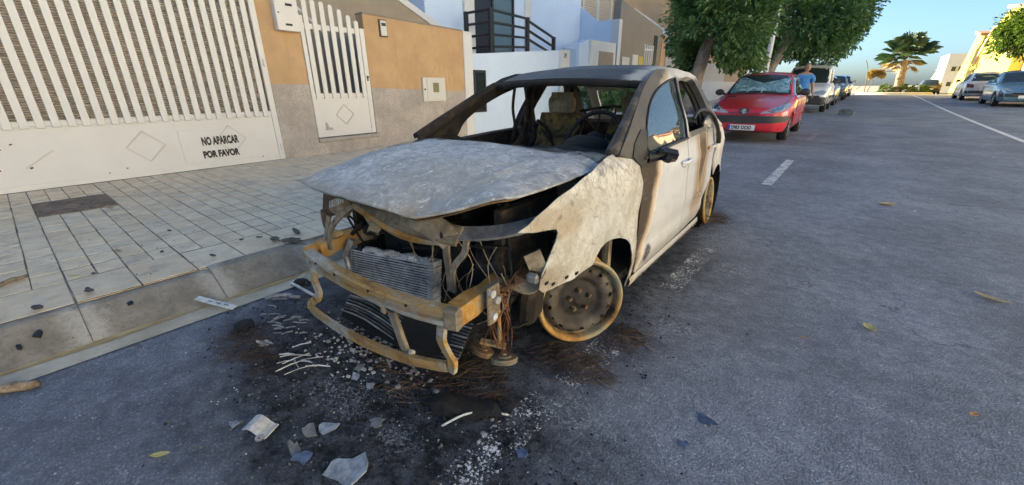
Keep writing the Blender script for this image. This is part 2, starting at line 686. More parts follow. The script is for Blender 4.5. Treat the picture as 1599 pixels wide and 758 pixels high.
def m_tile():
    t = NT("pavement_tile")
    r = t.rand()
    co = t.n.new("ShaderNodeVectorMath")
    co.operation = 'ADD'
    t.l.new(t.co, co.inputs[0])
    cmb = t.n.new("ShaderNodeCombineXYZ")
    t.l.new(t.math('MULTIPLY', r, 37.0), cmb.inputs[0])
    t.l.new(t.math('MULTIPLY', r, 91.0), cmb.inputs[1])
    t.l.new(cmb.outputs[0], co.inputs[1])
    cc = co.outputs[0]
    base = t.ramp(r, [(0, (.82, .65, .455)), (.35, (.90, .725, .51)), (.7, (.95, .785, .565)), (1, (.84, .70, .52))])
    n1 = t.noise(6, 7, .65, cc)
    n2 = t.noise(60, 4, .7, cc)
    c = t.mix(t.rng(n1, .32, .72), t.mix(1, base, (.82, .79, .76), 'MULTIPLY'), base)
    c = t.mix(t.math('MULTIPLY', t.rng(n2, .56, .72), .3), c, (.25, .21, .17))
    rib = t.wave(1.35, .5, 'X', t.map(t.co, scale=(1, .3, 1)))
    c = t.mix(t.math('MULTIPLY', t.math('MULTIPLY', t.rng(rib, .0, .02, 1, 0), t.rng(n1, .30, .55, .3, 1)), .0), c, (.30, .25, .20))
    c = t.mix(t.math('MULTIPLY', t.rng(t.noise(1.1, 9, .75, t.tc.outputs['Object']), .52, .70), .0), c, (.14, .115, .10))
    c = t.mix(t.math('MULTIPLY', t.rng(t.noise(4, 8, .75, cc), .52, .70), .5), c, (.20, .165, .13))
    geo = t.n.new("ShaderNodeNewGeometry").outputs['Position']
    wd = t.noise(1.3, 8, .72, geo)
    c = t.mix(t.math('MULTIPLY', t.rng(wd, .54, .72), .4), c, t.mix(1, c, (.52, .48, .45), 'MULTIPLY'))
    wd2 = t.noise(7, 7, .75, geo)
    c = t.mix(t.math('MULTIPLY', t.rng(wd2, .60, .70), .7), c, (.13, .105, .085))
    edge = t.noise(2.0, 6, .7, cc)
    c = t.mix(t.math('MULTIPLY', t.rng(edge, .5, .7), .35), c, (.50, .45, .40))
    return t.out(c, .85, 0, t.bump(t.math('ADD', n2, n1), .3, .006), .3)
TILE = m_tile()

WHITEM = m_paint("white_gate_paint", (.72, .68, .635), .42, .10)
MOULD = m_paint("grimy_white_moulding", (.60, .555, .51), .5, .3)
WHITEW = m_stucco("white_wall", (.72, .70, .68), .05, .12, .25)
OCHRE = m_stucco("ochre_stucco", (.58, .365, .195), .12, .45, .6, 110, (.30, .19, .10))
GREYS = m_stucco("grey_roughcast", (.50, .43, .375), .22, .4, 1.0, 48, None, .85)
PALEB = m_stucco("pale_blue_wall", (.62, .74, .90), .04, .10, .2)
BEIGE = m_stucco("beige_wall", (.37, .30, .225), .08, .2, .4)
TAUPE = m_stucco("taupe_wall", (.30, .25, .20), .08, .2, .4)
SALMON = m_stucco("salmon_wall", (.58, .36, .21), .08, .15, .4)
YELLOW = m_stucco("yellow_wall", (.60, .45, .10), .05, .12, .3)
PINKISH = m_stucco("pink_wall", (.62, .42, .31), .06, .15, .3)
CREAM = m_stucco("cream_wall", (.74, .66, .50), .05, .12, .3)
ROOFT = plain("terracotta_tile", (.42, .17, .09), .8, var=.25, scale=12, bump=.3)
DARKM = plain("anthracite_metal", (.028, .03, .036), .4, .3, var=.1)
DARKG = NT("dark_window_glass").out((.02, .028, .032), .06, 0, spec=.6)
GLASSG = NT("green_grey_glass").out((.09, .13, .135), .08, 0, spec=.6)
WICK = None
def m_wicker():
    t = NT("reed_screen")
    x = t.xyz()
    w = t.wave(12.0, 3.0, 'Z', t.co, 3)
    n = t.noise(30, 5, .7, stretch=(1, .35, 1))
    c = t.ramp(n, [(.3, (.42, .34, .26)), (.55, (.76, .64, .52)), (.75, (.88, .78, .66))])
    c = t.mix(t.rng(w, .05, .45, .6, 0), c, (.20, .16, .125))
    return t.out(c, .85, 0, t.bump(w, .8, .02))
WICK = m_wicker()
BLACKT = NT("black_lettering").out((.022, .02, .02), .55)
IRON = plain("cast_iron_cover", (.20, .155, .125), .75, .3, var=.35, scale=14, bump=.6, bscale=45, dirt=.5, dirtcol=(.16, .08, .05))
STONE = m_concrete("step_stone", (.34, .30, .26), (.45, .40, .35), 9, .25)
BROWNW = plain("weathered_brown", (.13, .09, .06), .8, var=.3, scale=10)
LIGHTP = m_paint("cream_box_plastic", (.66, .63, .57), .5, .12)
AMBER = plain("amber_window_plastic", (.20, .16, .07), .35, var=.2)
SHUT = m_paint("shutter_white", (.62, .60, .56), .5, .1)

# ------------------------------------------------------------------ ground, road, gutter
def strip(name, x0, x1, ys, mat, dz=0.0, nx=2, parent=None):
    mb = MB()
    mb.grid([[(x0 + (x1 - x0) * i / (nx - 1), y, zr(y) + dz) for i in range(nx)] for y in ys])
    return mb.build(name, mat, parent, fixn=False, smooth=True)
YS = [-60, -20, -6] + [i * 1.0 for i in range(-5, 90)] + [100, 120, 160, 220]
g = MB()
g.grid([[(x, y, zr(min(y, 110)) - .12 - (0 if y < 110 else .0)) for x in (-900, -60, -20, 0, 20, 60, 900)] for y in [-900, -60, -6, 2] + list(range(4, 110, 3)) + [140, 1500]])
structure(g.build("ground", GROUND, fixn=False, smooth=True))
road = structure(strip("road", -1.03, 7.9, YS, ASPH, 0, 10))
gut = structure(strip("gutter", -1.19, -1.02, YS, GUTTER, .006, 2))
gutr = structure(strip("far_gutter", 7.88, 8.02, YS, GUTTER, .006, 2))

OCHL = m_concrete("ochre_kerb_line", (.40, .25, .10), (.58, .42, .21), 7, .5)
mbk = MB()
mbk.grid([[(-1.192 + .006 * math.sin(y_ * 5), y_, zr(y_) + .0105), (-1.155 + .010 * math.sin(y_ * 7.3), y_, zr(y_) + .0105)] for y_ in [-3.4 + .1 * i for i in range(90)]])
mbk.build("ochre_edge_line", OCHL, gut, fixn=False)

# painted markings on the road, worn through
def m_marking(name, lo, hi):
    t = NT(name)
    w = t.rng(t.math('ADD', t.math('MULTIPLY', t.noise(95, 4, .75), .75), t.math('MULTIPLY', t.noise(9, 4, .6), .35)), lo, hi)
    c = t.mix(t.noise(40, 4, .6), (.55, .56, .56), (.78, .79, .79))
    m = t.out(c, .75, 0, t.bump(t.noise(200, 4, .7), .5, .004))
    tr = t.n.new("ShaderNodeBsdfTransparent")
    mx = t.n.new("ShaderNodeMixShader")
    t.l.new(w, mx.inputs[0])
    t.l.new(tr.outputs[0], mx.inputs[1])
    t.l.new(t.b.outputs[0], mx.inputs[2])
    t.l.new(mx.outputs[0], t.n["Material Output"].inputs[0])
    return m
MARK_W = m_marking("worn_paint_heavy", .575, .655)
MARK_M = m_marking("worn_paint_medium", .47, .58)
MARK_L = m_marking("lane_paint", .42, .52)
for (y0, y1, w, mm, x0) in ((-.98, -.42, .15, MARK_W, .84), (-.30, .20, .15, MARK_W, .87), (.86, 1.75, .13, MARK_W, .90), (4.55, 6.9, .12, MARK_M, .87), (10.2, 11.9, .12, MARK_W, .86), (15.5, 17, .12, MARK_W, .86)):
    mb = MB()
    mb.grid([[(x0 - w / 2, y, zr(y) + .004), (x0 + w / 2, y, zr(y) + .004)] for y in [y0 + (y1 - y0) * i / 4 for i in range(5)]])
    mb.build("bay_marking", mm, road, fixn=False)
mb = MB()
mb.grid([[(4.50 - .055, y, zr(y) + .004), (4.50 + .055, y, zr(y) + .004)] for y in [10 + i for i in range(0, 33)]])
mb.build("centre_line", MARK_L, road, fixn=False)

# ------------------------------------------------------------------ kerb stones (left) and pavement tiles
kerb = MB()
kerb.prism([(-1.46, -.05), (-1.205, -.05), (-1.40, .106), (-1.453, .118)], 'y', -3.4, 3.9)
kerb = structure(kerb.build("kerb", MORTAR))
prof = [(-1.475, -.03), (-1.19, -.03), (-1.185, .012), (-1.375, .122), (-1.395, .133), (-1.42, .138), (-1.475, .14)]
ks = MB().prism([(p[0], p[1]) for p in prof], 'y', -.2985, .2985)
kme = ks.mesh("kerb_stone", KERB)
kme2 = ks.mesh("kerb_stone", KERB2)
for k in range(-5, 62):
    yc = -1.24 + .6 * k
    o = inst("kerb_stone", kme2 if (k % 7 in (3,)) else kme, kerb, (rnd.uniform(-.003, .003), yc, zr(yc)), (0, rnd.uniform(-.006, .006), 0), (1, 1, 1))
pav = MB()
pav.grid([[(-1.455, y, zr(y) + .1408), (-5.75, y, zr(y) + .1408)] for y in YS if -20 <= y < 60])
pav = structure(pav.build("pavement", MORTAR, fixn=False))
TB, TP, TX = .277, .1385, .2325          # border pitch, field pitch along and across the pavement
def tile_mesh(lx, ly):
    mb = MB()
    mb.box((0, 0, -.012), (lx, ly, .026), bev=.003)
    return mb.mesh("paving_tile", TILE)
t_field = tile_mesh(TX - .015, TP - .007)
t_edge = tile_mesh(.41, TB - .008)
rows_x = [-1.885 - TX * (i + .5) for i in range(16)]
rest = MB()
def lay(x, y, w, l, me, single):
    if single:
        inst("paving_tile", me, pav, (x + rnd.uniform(-.002, .002), y + rnd.uniform(-.0015, .0015), .1425 + zr(y) + rnd.uniform(-.0012, .0018)), (rnd.uniform(-.005, .005), rnd.uniform(-.005, .005), rnd.uniform(-.010, .010)))
    else:
        rest.box((x, y, .1305 + zr(y) + rnd.uniform(-.0012, .0018)), (w, l, .026), rot=(0, 0, rnd.uniform(-.008, .008)))
for j in range(-6, 150):
    y = -1.401 + TB * j
    lay(-1.673, y, .41, TB - .008, t_edge, -4 <= j <= 8)
for j in range(-14, 300):
    y = -1.401 - TP * .5 + TP * j
    for xc in rows_x:
        if abs(xc + 4.335) < .36 and abs(y + 1.262) < .29:
            continue
        lay(xc, y, TX - .015, TP - .007, t_field, -6 <= j <= 11)
stuff(rest.build("far_paving_tiles", TILE, pav))

# cast iron access cover in the pavement
mc = thing("access_cover", "rusty rectangular cast iron access cover set in the pavement", "cover", (-4.335, -1.262, .146))
MB().box((0, 0, -.006), (.695, .545, .03), bev=.004).build("cover_frame", IRON, mc)
pl = MB()
pl.box((0, 0, .004), (.62, .47, .026), bev=.004)
pl.build("lid", IRON, mc)
rg = MB()
rg.tube([(.2 * math.cos(a), .12 * math.sin(a), .018) for a in [2 * math.pi * k / 24 for k in range(24)]], .008, 6, closed=True)
rg.tube([(.12 * math.cos(a), .07 * math.sin(a), .018) for a in [2 * math.pi * k / 20 for k in range(20)]], .006, 6, closed=True)
for k in range(5):
    rg.box((-.2 + .1 * k, .165, .018), (.06, .012, .006))
    rg.box((-.2 + .1 * k, -.165, .018), (.06, .012, .006))
rg.build("relief", IRON, mc)

# ------------------------------------------------------------------ white driveway gate
XF = -5.6
gate = thing("driveway_gate", "wide white slatted metal driveway gate with a no parking notice", "gate", (0, 0, 0))
MB().span((XF - .03, -4.4, .165), (XF, 1.25, .90)).build("lower_panel", WHITEM, gate)
fr = MB()
fr.span((XF - .045, 1.252, .15), (XF + .012, 1.335, 2.75), bev=.004)
fr.span((XF - .042, -4.4, .15), (XF + .010, 1.25, .215), bev=.004)
fr.span((XF - .042, -4.4, .845), (XF + .008, 1.25, .905), bev=.004)
fr.span((XF - .042, -4.4, 2.45), (XF + .0, 1.25, 2.52), bev=.004)
fr.build("frame", WHITEM, gate)
bar_me = MB().box((0, 0, 0), (.022, .072, 1.87), bev=.004).mesh("slat", WHITEM)
y = 1.165
while y > -4.3:
    inst("slat", bar_me, gate, (XF + .022, y, .83 + .93), (R_(rnd.uniform(-.25, .25)), 0, 0))
    y -= .1255
MB().span((XF - .10, -4.4, .80), (XF - .07, 1.25, 2.72)).build("reed_screen", WICK, gate)
for yc, only in ((-.365, None), (.62, None), (-1.35, 'half')):
    zc, dy, dz = .53, .20, .195
    P = [(yc - dy, zc), (yc, zc + dz), (yc + dy, zc), (yc, zc - dz)]
    d = MB()
    for k in range(4):
        if only and k not in (0, 3):
            continue
        a, b = P[k], P[(k + 1) % 4]
        if only:
            a, b = (-1.46, .40), (-1.20, .575)
            if k == 3:
                continue
        d.bar((XF + .004, a[0], a[1]), (XF + .004, b[0], b[1]), .014, .014, up=(1, 0, 0))
    d.build("diamond_moulding", MOULD, gate)
for z in (.35, 1.6):
    MB().tube([(XF + .02, 1.30, z - .05), (XF + .02, 1.30, z + .05)], .018, 8).build("hinge", WHITEM, gate)
MB().span((XF + .001, -.0, .245), (XF + .008, .93, .70), bev=.002).build("notice_plate", WHITEM, gate)
RY = (R_(90), 0, R_(90))
text_mesh("notice_text", "NO APARCAR", .150, BLACKT, gate, (XF + .011, .245, .480), RY, .001, .49, bold=.0075)
text_mesh("notice_text", "POR FAVOR", .128, BLACKT, gate, (XF + .011, .225, .302), RY, .001, .66, bold=.0075)
ch = MB()
for (yy, zz, s) in ((-1.6, .62, .02), (-1.42, .40, .018), (-.62, .28, .012), (-1.5, .67, .015), (-.8, .245, .010), (1.0, .23, .012), (-1.72, .45, .022), (-1.66, .40, .018)):
    ch.box((XF + .004, yy, zz), (.006, s * 1.6, s), rot=(.4, 0, 0))
stuff(ch.build("chipped_paint", BROWNW, gate))

# ------------------------------------------------------------------ boundary wall: post, ped gate, orange wall, white pillar
def wall_block(name, label, y0, y1, zt0, zt1, sp0, sp1, x1=XF, x0=XF - .22):
    w = thing(name, label, "wall", (0, 0, 0))
    MB().prism([(y0, -.1), (y1, -.1), (y1, sp1), (y0, sp0)], 'x', x0, x1 + .012).build("grey_base", GREYS, w)
    MB().prism([(y0, sp0), (y1, sp1), (y1, zt1), (y0, zt0)], 'x', x0, x1).build("ochre_upper", OCHRE, w)
    return w
wall_block("gate_post", "ochre and grey rendered gate post carrying the white mailbox", 1.337, 1.935, 2.9, 2.9, 1.30, 1.29)
wb = wall_block("boundary_wall", "long ochre wall with rough grey base left of the pale blue house", 3.10, 5.56, 2.46, 2.39, 1.235, 1.15)
MB().prism([(3.10, 2.46), (5.56, 2.39), (5.56, 2.42), (3.10, 2.49)], 'x', XF - .235, XF + .006).build("coping", TAUPE, wb)
# below the ped gate
st = thing("gate_step", "worn stone step under the white pedestrian gate", "step", (0, 0, 0))
MB().span((XF - .22, 1.937, -.1), (XF + .008, 3.098, .345)).build("riser", GREYS, st)
MB().span((XF - .22, 1.93, .347), (XF + .05, 3.15, .415), bev=.008).build("tread", STONE, st)
pil = thing("white_pillar", "white rendered pillar ending the ochre boundary wall", "pillar", (0, 0, 0))
MB().span((XF - .25, 5.565, -.1), (XF + .02, 5.84, 2.36), bev=.006).build("shaft", WHITEW, pil)
MB().span((XF - .255, 5.56, 2.362), (XF + .025, 5.845, 2.40), bev=.004).build("cap", WHITEW, pil)

pg = thing("pedestrian_gate", "narrow white metal pedestrian gate with rounded pickets", "gate", (0, 0, 0))
p = MB()
p.span((XF - .03, 1.945, .43), (XF + .012, 2.01, 2.32), bev=.004)
p.span((XF - .03, 3.0, .43), (XF + .012, 3.09, 2.22), bev=.004)
p.span((XF - .025, 2.01, 1.08), (XF + .006, 3.0, 1.15), bev=.003)
p.span((XF - .025, 2.01, 2.13), (XF + .004, 3.0, 2.21), bev=.003)
p.span((XF - .025, 2.01, .43), (XF + .006, 3.0, .50), bev=.003)
p.build("frame", WHITEM, pg)
MB().span((XF - .02, 2.01, .502), (XF - .002, 3.0, 1.078)).build("lower_panel", WHITEM, pg)
for i, (yy, zt) in enumerate(zip((2.06, 2.20, 2.345, 2.495, 2.645, 2.80, 2.94), (2.60, 2.56, 2.545, 2.52, 2.47, 2.40, 2.33))):
    hh = zt - 1.06
    pts = [(yy - .038, 1.06), (yy + .038, 1.06), (yy + .038, zt - .035)] + [(yy + .038 * math.cos(a), zt - .035 + .038 * math.sin(a)) for a in [math.pi * k / 6 for k in range(1, 6)]] + [(yy - .038, zt - .035)]
    MB().prism(pts, 'x', XF + .008, XF + .026).build("picket", WHITEM, pg)
d = MB()
P = [(2.505 - .17, .79), (2.505, .79 + .17), (2.505 + .17, .79), (2.505, .79 - .17)]
for k in range(4):
    a, b = P[k], P[(k + 1) % 4]
    d.bar((XF + .003, a[0], a[1]), (XF + .003, b[0], b[1]), .013, .014, up=(1, 0, 0))
d.build("diamond_moulding", MOULD, pg)
lk = MB().box((XF + .014, 3.045, 1.40), (.012, .03, .09), bev=.003).tube([(XF + .014, 3.045, 1.42), (XF + .05, 3.045, 1.42)], .014, 10)
lk.build("lock", BROWNW, pg)
MB().prism([(2.10, .54), (2.24, .54), (2.22, .58), (2.17, .59), (2.15, .66), (2.11, .68)], 'x', XF - .0019, XF + .0005).build("worn_patch", GREYS, pg)

mb_ = thing("mailbox", "white metal mailbox with two slots on the ochre gate post", "mailbox", (0, 0, 0))
MB().span((XF, 1.56, 2.06), (XF + .13, 1.905, 2.62), bev=.008).build("box", WHITEM, mb_)
s_ = MB()
s_.span((XF + .128, 1.72, 2.40), (XF + .134, 1.82, 2.435))
s_.build("slot", BLACKT, mb_)
s_ = MB()
s_.span((XF + .128, 1.68, 2.13), (XF + .134, 1.78, 2.16))
s_.build("slot", BLACKT, mb_)
MB().tube([(XF + .128, 1.60, 2.30), (XF + .136, 1.60, 2.30)], .012, 8).build("keyhole", BROWNW, mb_)
ib = thing("wall_intercom", "small grey and cream intercom box high on the ochre wall", "intercom", (0, 0, 0))
MB().span((XF, 3.41, 2.12), (XF + .03, 3.58, 2.41), bev=.004).build("surround", BROWNW, ib)
MB().span((XF + .028, 3.43, 2.14), (XF + .045, 3.56, 2.39), bev=.004).build("cover", LIGHTP, ib)
MB().span((XF + .043, 3.45, 2.30), (XF + .049, 3.54, 2.35)).build("grille", BLACKT, ib)
me_ = thing("meter_box", "cream electricity meter box with brown viewing window on the wall", "meter box", (0, 0, 0))
MB().span((XF + .005, 4.30, .955), (XF + .05, 4.92, 1.43), bev=.005).build("case", LIGHTP, me_)
MB().span((XF + .048, 4.40, .985), (XF + .062, 4.89, 1.40), bev=.004).build("door", LIGHTP, me_)
MB().span((XF + .060, 4.56, 1.14), (XF + .067, 4.72, 1.33), bev=.002).build("viewing_window", AMBER, me_)
MB().tube([(XF + .05, 4.345, 1.2), (XF + .058, 4.345, 1.2)], .022, 10).build("lock", BROWNW, me_)

# ------------------------------------------------------------------ houses on the left
def house_box(name, label, x0, x1, y0, y1, h, mat, roofmat, z0=-.4, parts=True):
    w = thing(name, label, "house", (0, 0, 0))
    MB().span((x0, y0, z0), (x1, y1, h)).build("wall", mat, w)
    MB().span((x0 - .1, y0 - .08, h + .002), (x1 + .12, y1 + .08, h + .18)).build("roof", roofmat, w)
    return w

def window(parent, x, y0, y1, z0, z1, frame, glass, mull=1, d=.05):
    f = MB()
    t = .05
    f.span((x, y0, z0), (x + d, y0 + t, z1))
    f.span((x, y1 - t, z0), (x + d, y1, z1))
    f.span((x, y0 + t, z0), (x + d, y1 - t, z0 + t))
    f.span((x, y0 + t, z1 - t), (x + d, y1 - t, z1))
    for i in range(mull):
        yc = y0 + (y1 - y0) * (i + 1) / (mull + 1)
        f.span((x, yc - t / 2, z0 + t), (x + d - .004, yc + t / 2, z1 - t))
    w = f.build("window", frame, parent)
    MB().span((x + .004, y0 + t, z0 + t), (x + .015, y1 - t, z1 - t)).build("pane", glass, w)
    return w

# house behind the driveway gate
ha = house_box("gate_house", "ochre house with slanted beige stair wall behind the gates", -20, -9.5, -16, 5.35, 5.2, OCHRE, BEIGE)
MB().prism([(2.2, 0), (6.9, 0), (6.9, 2.35), (4.93, 3.19), (4.0, 3.6), (2.2, 3.6)], 'x', -7.42, -7.2).build("stair_wall", BEIGE, ha)
MB().prism([(6.9, 2.352), (6.9, 2.50), (4.93, 3.34), (4.0, 3.74), (4.0, 3.602), (4.93, 3.192)], 'x', -7.45, -7.17).build("stair_coping", WHITEW, ha)
MB().span((-9.55, 3.2, 2.0), (-9.42, 4.4, 4.4)).build("door", DARKG, ha)
MB().span((-9.3, -2.5, 0), (-7.8, -.8, 2.4), bev=.02).build("shed", TAUPE, ha)
MB().tube([(-7.3, 1.6, 3.6), (-6.9, 2.2, 2.95), (-6.6, 2.9, 2.2)], .03, 8).build("handrail", WHITEM, ha)

# pale blue house number 29
hb = house_box("pale_blue_house", "pale blue house with dark railed terrace, number 29", -20, -7.2, 5.9, 13.35, 4.7, PALEB, PALEB)
MB().prism([(5.86, -.1), (9.62, -.1), (9.62, 2.25), (5.86, 1.96)], 'x', -5.95, -5.68).build("front_wall", PALEB, hb)
MB().prism([(5.86, 1.5), (10.5, 1.5), (10.5, 1.9), (5.86, 1.9)], 'x', -7.19, -5.96).build("terrace_floor", STONE, hb)
wv = MB()
fw = window(hb, -5.679, 5.93, 6.34, .66, 1.62, DARKM, DARKG, 0, .04)
# dark front door and glazed panel on the terrace
MB().span((-7.2, 7.58, 1.9), (-7.13, 8.27, 4.3), bev=.005).build("door", DARKM, hb)
gp = MB().span((-7.2, 8.30, 1.9), (-7.14, 9.28, 4.3)).build("glazed_panel", GLASSG, hb)
f = MB()
for yy in (8.31, 9.25):
    f.span((-7.2, yy - .035, 1.9), (-7.10, yy + .035, 4.3))
f.build("panel_frame", DARKM, gp)
MB().span((-7.2, 7.20, 1.9), (-7.12, 7.575, 4.69)).build("pilaster", WHITEW, hb)
MB().span((-7.2, 9.9, 1.9), (-7.15, 10.2, 4.69)).build("pilaster", WHITEW, hb)
rail = MB()
def rpost(x, y, z0, z1):
    rail.span((x - .045, y - .045, z0), (x + .045, y + .045, z1), bev=.004)
rpost(-5.80, 6.73, 1.95, 3.02)
rpost(-5.80, 8.22, 2.05, 2.97)
rpost(-5.80, 9.50, 2.1, 2.60)
rpost(-6.62, 6.73, 1.9, 3.02)
for dz in (0, .27, .54, .81):
    rail.bar((-6.62, 6.73, 2.985 - dz), (-5.80, 6.73, 2.985 - dz), .04, .055)
    rail.bar((-5.80, 6.73, 2.985 - dz), (-5.80, 8.22, 2.935 - dz * .85), .04, .055)
for dz in (0, .27, .52):
    z1 = 2.57 - dz * .85
    y1 = 9.50
    z0 = 2.90 - dz * .85
    if z1 < 2.2:
        y1 = 8.22 + (9.5 - 8.22) * (z0 - 2.18) / (z0 - z1)
        z1 = 2.18
    rail.bar((-5.80, 8.22, z0), (-5.80, y1, z1), .04, .055)
rail.build("terrace_railing", DARKM, hb)
np_ = MB().span((-5.9, 9.63, -.1), (-5.58, 10.08, 2.26), bev=.005).build("number_pillar", WHITEW, hb)
text_mesh("house_number", "29", .17, BLACKT, np_, (-5.576, 9.74, 2.05), RY, .001, .9, bold=.004)
SKYB = m_paint("blue_gate_paint", (.33, .47, .66), .45, .05)
MB().span((-5.85, 10.09, -.1), (-5.78, 10.74, 2.35)).build("blue_gate", SKYB, hb)
MB().prism([(10.75, -.1), (11.38, -.1), (11.38, 2.68), (10.75, 2.5)], 'x', -5.95, -5.66).build("side_wall", PALEB, hb)
wbx = MB().prism([(11.385, -.1), (13.2, -.1), (13.2, 2.66), (11.385, 2.66)], 'x', -5.95, -5.60).build("meter_wall", WHITEW, hb)
MB().span((-5.61, 11.95, 1.8), (-5.575, 13.0, 2.35)).build("meter_door", BEIGE, wbx)
MB().prism([(-5.62, -.1), (-5.62, 3.45), (-6.55, 3.47), (-7.63, 4.3), (-9, 5.35), (-9, -.1)], 'y', 13.36, 13.6).build("party_wall", PALEB, hb)
MB().span((-5.93, 13.355, -.1), (-5.617, 13.61, 3.46), bev=.004).build("party_wall_end", WHITEW, hb)

# shuttered ochre house
hc = house_box("shuttered_house", "ochre house with white louvred shutters beyond the pale blue house", -20, -8.5, 13.65, 26, 6.0, SALMON, BEIGE)
MB().prism([(13.62, -.1), (13.62, 4.1), (17.85, 3.50), (17.85, -.1)], 'x', -6.0, -5.72).build("stair_wall", TAUPE, hc)
for k, (ya, yb) in enumerate(((15.62, 16.95), (16.98, 18.33))):
    sf = MB()
    sf.span((-8.5, ya, 3.85), (-8.44, ya + .1, 5.3)); sf.span((-8.5, yb - .1, 3.85), (-8.44, yb, 5.3))
    sf.span((-8.5, ya + .1, 3.85), (-8.44, yb - .1, 3.97)); sf.span((-8.5, ya + .1, 5.18), (-8.44, yb - .1, 5.3))
    sfo = sf.build("shutter", SHUT, hc)
    for q in range(13):
        MB().box((-8.47, (ya + yb) / 2, 4.03 + q * .09), (.02, yb - ya - .2, .06), rot=(0, R_(35), 0)).build("louvre", SHUT, sfo)
GR1 = MB()
for yy in (15.98, 16.2, 16.42, 16.64, 16.84):
    GR1.span((-5.72, yy - .035, .4), (-5.66, yy + .035, 2.82))
GR1.span((-5.71, 15.95, 2.6), (-5.67, 16.9, 2.68))
GR1.build("white_gate_bars", WHITEM, hc)
MB().span((-5.72, 16.95, -.1), (-5.69, 17.3, 3.22)).build("gate_recess", DARKM, hc)
MB().span((-5.72, 13.95, 1.6), (-5.68, 14.6, 2.28)).build("meter_door", LIGHTP, hc)
MB().span((-5.72, 14.85, 1.5), (-5.67, 15.38, 2.40)).build("meter_door", WHITEM, hc)
MB().span((-5.72, 15.44, 1.5), (-5.67, 15.88, 2.36)).build("mail_slot_panel", YELLOW, hc)
MB().span((-6.0, 17.86, -.1), (-5.70, 18.4, 3.32)).build("end_pillar", SALMON, hc)
# salmon house
hd = house_box("salmon_house", "salmon house with a wall lamp behind the nearer street tree", -20, -8.3, 26.1, 40, 6.2, SALMON, BEIGE)
MB().prism([(18.5, 3.2), (18.5, 4.6), (26, 3.7), (26, 3.0)], 'x', -7.6, -7.4).build("white_parapet", WHITEW, hd)
MB().span((-8.3, 26.9, 4.3), (-8.15, 27.2, 5.0)).build("wall_lamp", WHITEW, hd)
MB().span((-8.3, 27.6, 2.2), (-8.22, 28.9, 4.0)).build("window", DARKG, hd)
he = house_box("end_house", "plain beige house at the top end of the left row", -20, -8.3, 40.2, 50, 5.6, BEIGE, BEIGE)
wf = thing("front_wall", "low pale wall with white bars behind the street trees", "wall", (0, 0, 0))
MB().span((-6.0, 18.45, -.1), (-5.72, 44, 1.5)).build("plinth", WHITEW, wf)
wy_ = 19.0
pme = MB().span((-.03, -.04, 0), (.03, .04, 1.0)).mesh("picket", WHITEM)
while wy_ < 30:
    inst("picket", pme, wf, (-5.86, wy_, 1.5))
    wy_ += .22

# ------------------------------------------------------------------ right side of the street
kr = MB().prism([(8.02, -.1), (8.02, .12), (8.2, .135), (8.2, -.1)], 'y', 0, 1.0)
krm = kr.mesh("kerb_stone", KERB2)
krr = structure(strip("far_pavement", 8.15, 12.2, [q for q in YS if -20 <= q <= 80], KERB2, .13))
for k in range(20, 44):
    inst("kerb_stone", krm, krr, (0, k, zr(k + .5)), (math.atan(zr(k + 1) - zr(k)), 0, 0), (1, .992, 1))
def prism_house(name, label, poly, x0, x1, mat, roof_pts):
    h = thing(name, label, "house", (0, 0, 0))
    MB().prism(poly, 'x', x0, x1).build("wall", mat, h)
    for (a, b) in roof_pts:
        A, B = Vector((0, *a)), Vector((0, *b))
        n = Vector((0, -(B - A).z, (B - A).y)).normalized()
        if n.z < 0:
            n = -n
        m = MB().prism([(a[0], a[1] + .003), (b[0], b[1] + .003), (b[0] + n.y * .22, b[1] + n.z * .22), (a[0] + n.y * .22, a[1] + n.z * .22)], 'x', x0 - .25, x1 + .1)
        m.build("roof", ROOFT, h)
    return h
y1h = prism_house("yellow_house", "sunlit yellow house with slanted end wall beside the white block", [(67.6, -.4), (60.5, 5.72), (57.05, 5.28), (57.05, -.4)], 9.0, 16, YELLOW, [((60.4, 5.72), (57.2, 5.30))])
y2h = prism_house("yellow_house", "sunlit yellow terrace house with tiled roof behind the right hand tree", [(57.0, -.4), (57.0, 3.15), (53.4, 5.62), (49.9, 6.6), (43.5, 5.85), (43.5, -.4)], 9.0, 16, YELLOW, [((49.8, 6.62), (43.5, 5.88))])
MB().prism([(57.02, 3.2), (53.4, 5.68), (53.0, 5.5), (56.6, 3.0)], 'x', 8.86, 8.997).build("gable_band", PINKISH, y2h)
MB().prism([(53.2, -.3), (53.2, 1.9), (50.2, 1.95), (48.2, 1.2), (46.0, 1.15), (46, -.3)], 'x', 8.92, 8.998).build("lower_wall_shadow", BEIGE, y2h)  # beige slab on the lower facade, painted-in shadow of another building
for (yy, zz) in ((61.4, 3.1), (60.0, 3.4), (63.2, 1.3), (61.6, 1.45)):
    MB().span((8.95, yy, zz), (8.999, yy + .45, zz + .3)).build("vent", BROWNW, y1h)
for (yy, zz) in ((55.8, 2.2), (54.2, 2.6)):
    MB().span((8.95, yy, zz), (8.999, yy + .45, zz + .3)).build("vent", BROWNW, y2h)
y3h = prism_house("beige_house", "beige house with white garage door behind the parked blue car", [(43.4, -.4), (43.4, 4.6), (30, 4.2), (30, -.4)], 9.6, 16, PINKISH, [((43.4, 4.62), (30, 4.22))])
MB().span((9.52, 36, .2), (9.598, 41.5, 2.3)).build("garage_door", WHITEW, y3h)
wb_ = thing("white_block", "two storey white block with paired windows at the street's far end", "building", (0, 0, 0))
MB().span((8.3, 68.6, -.6), (15, 76, 4.25)).build("wall", WHITEW, wb_)
MB().span((8.25, 68.55, 4.252), (15, 76, 4.4)).build("parapet", WHITEW, wb_)
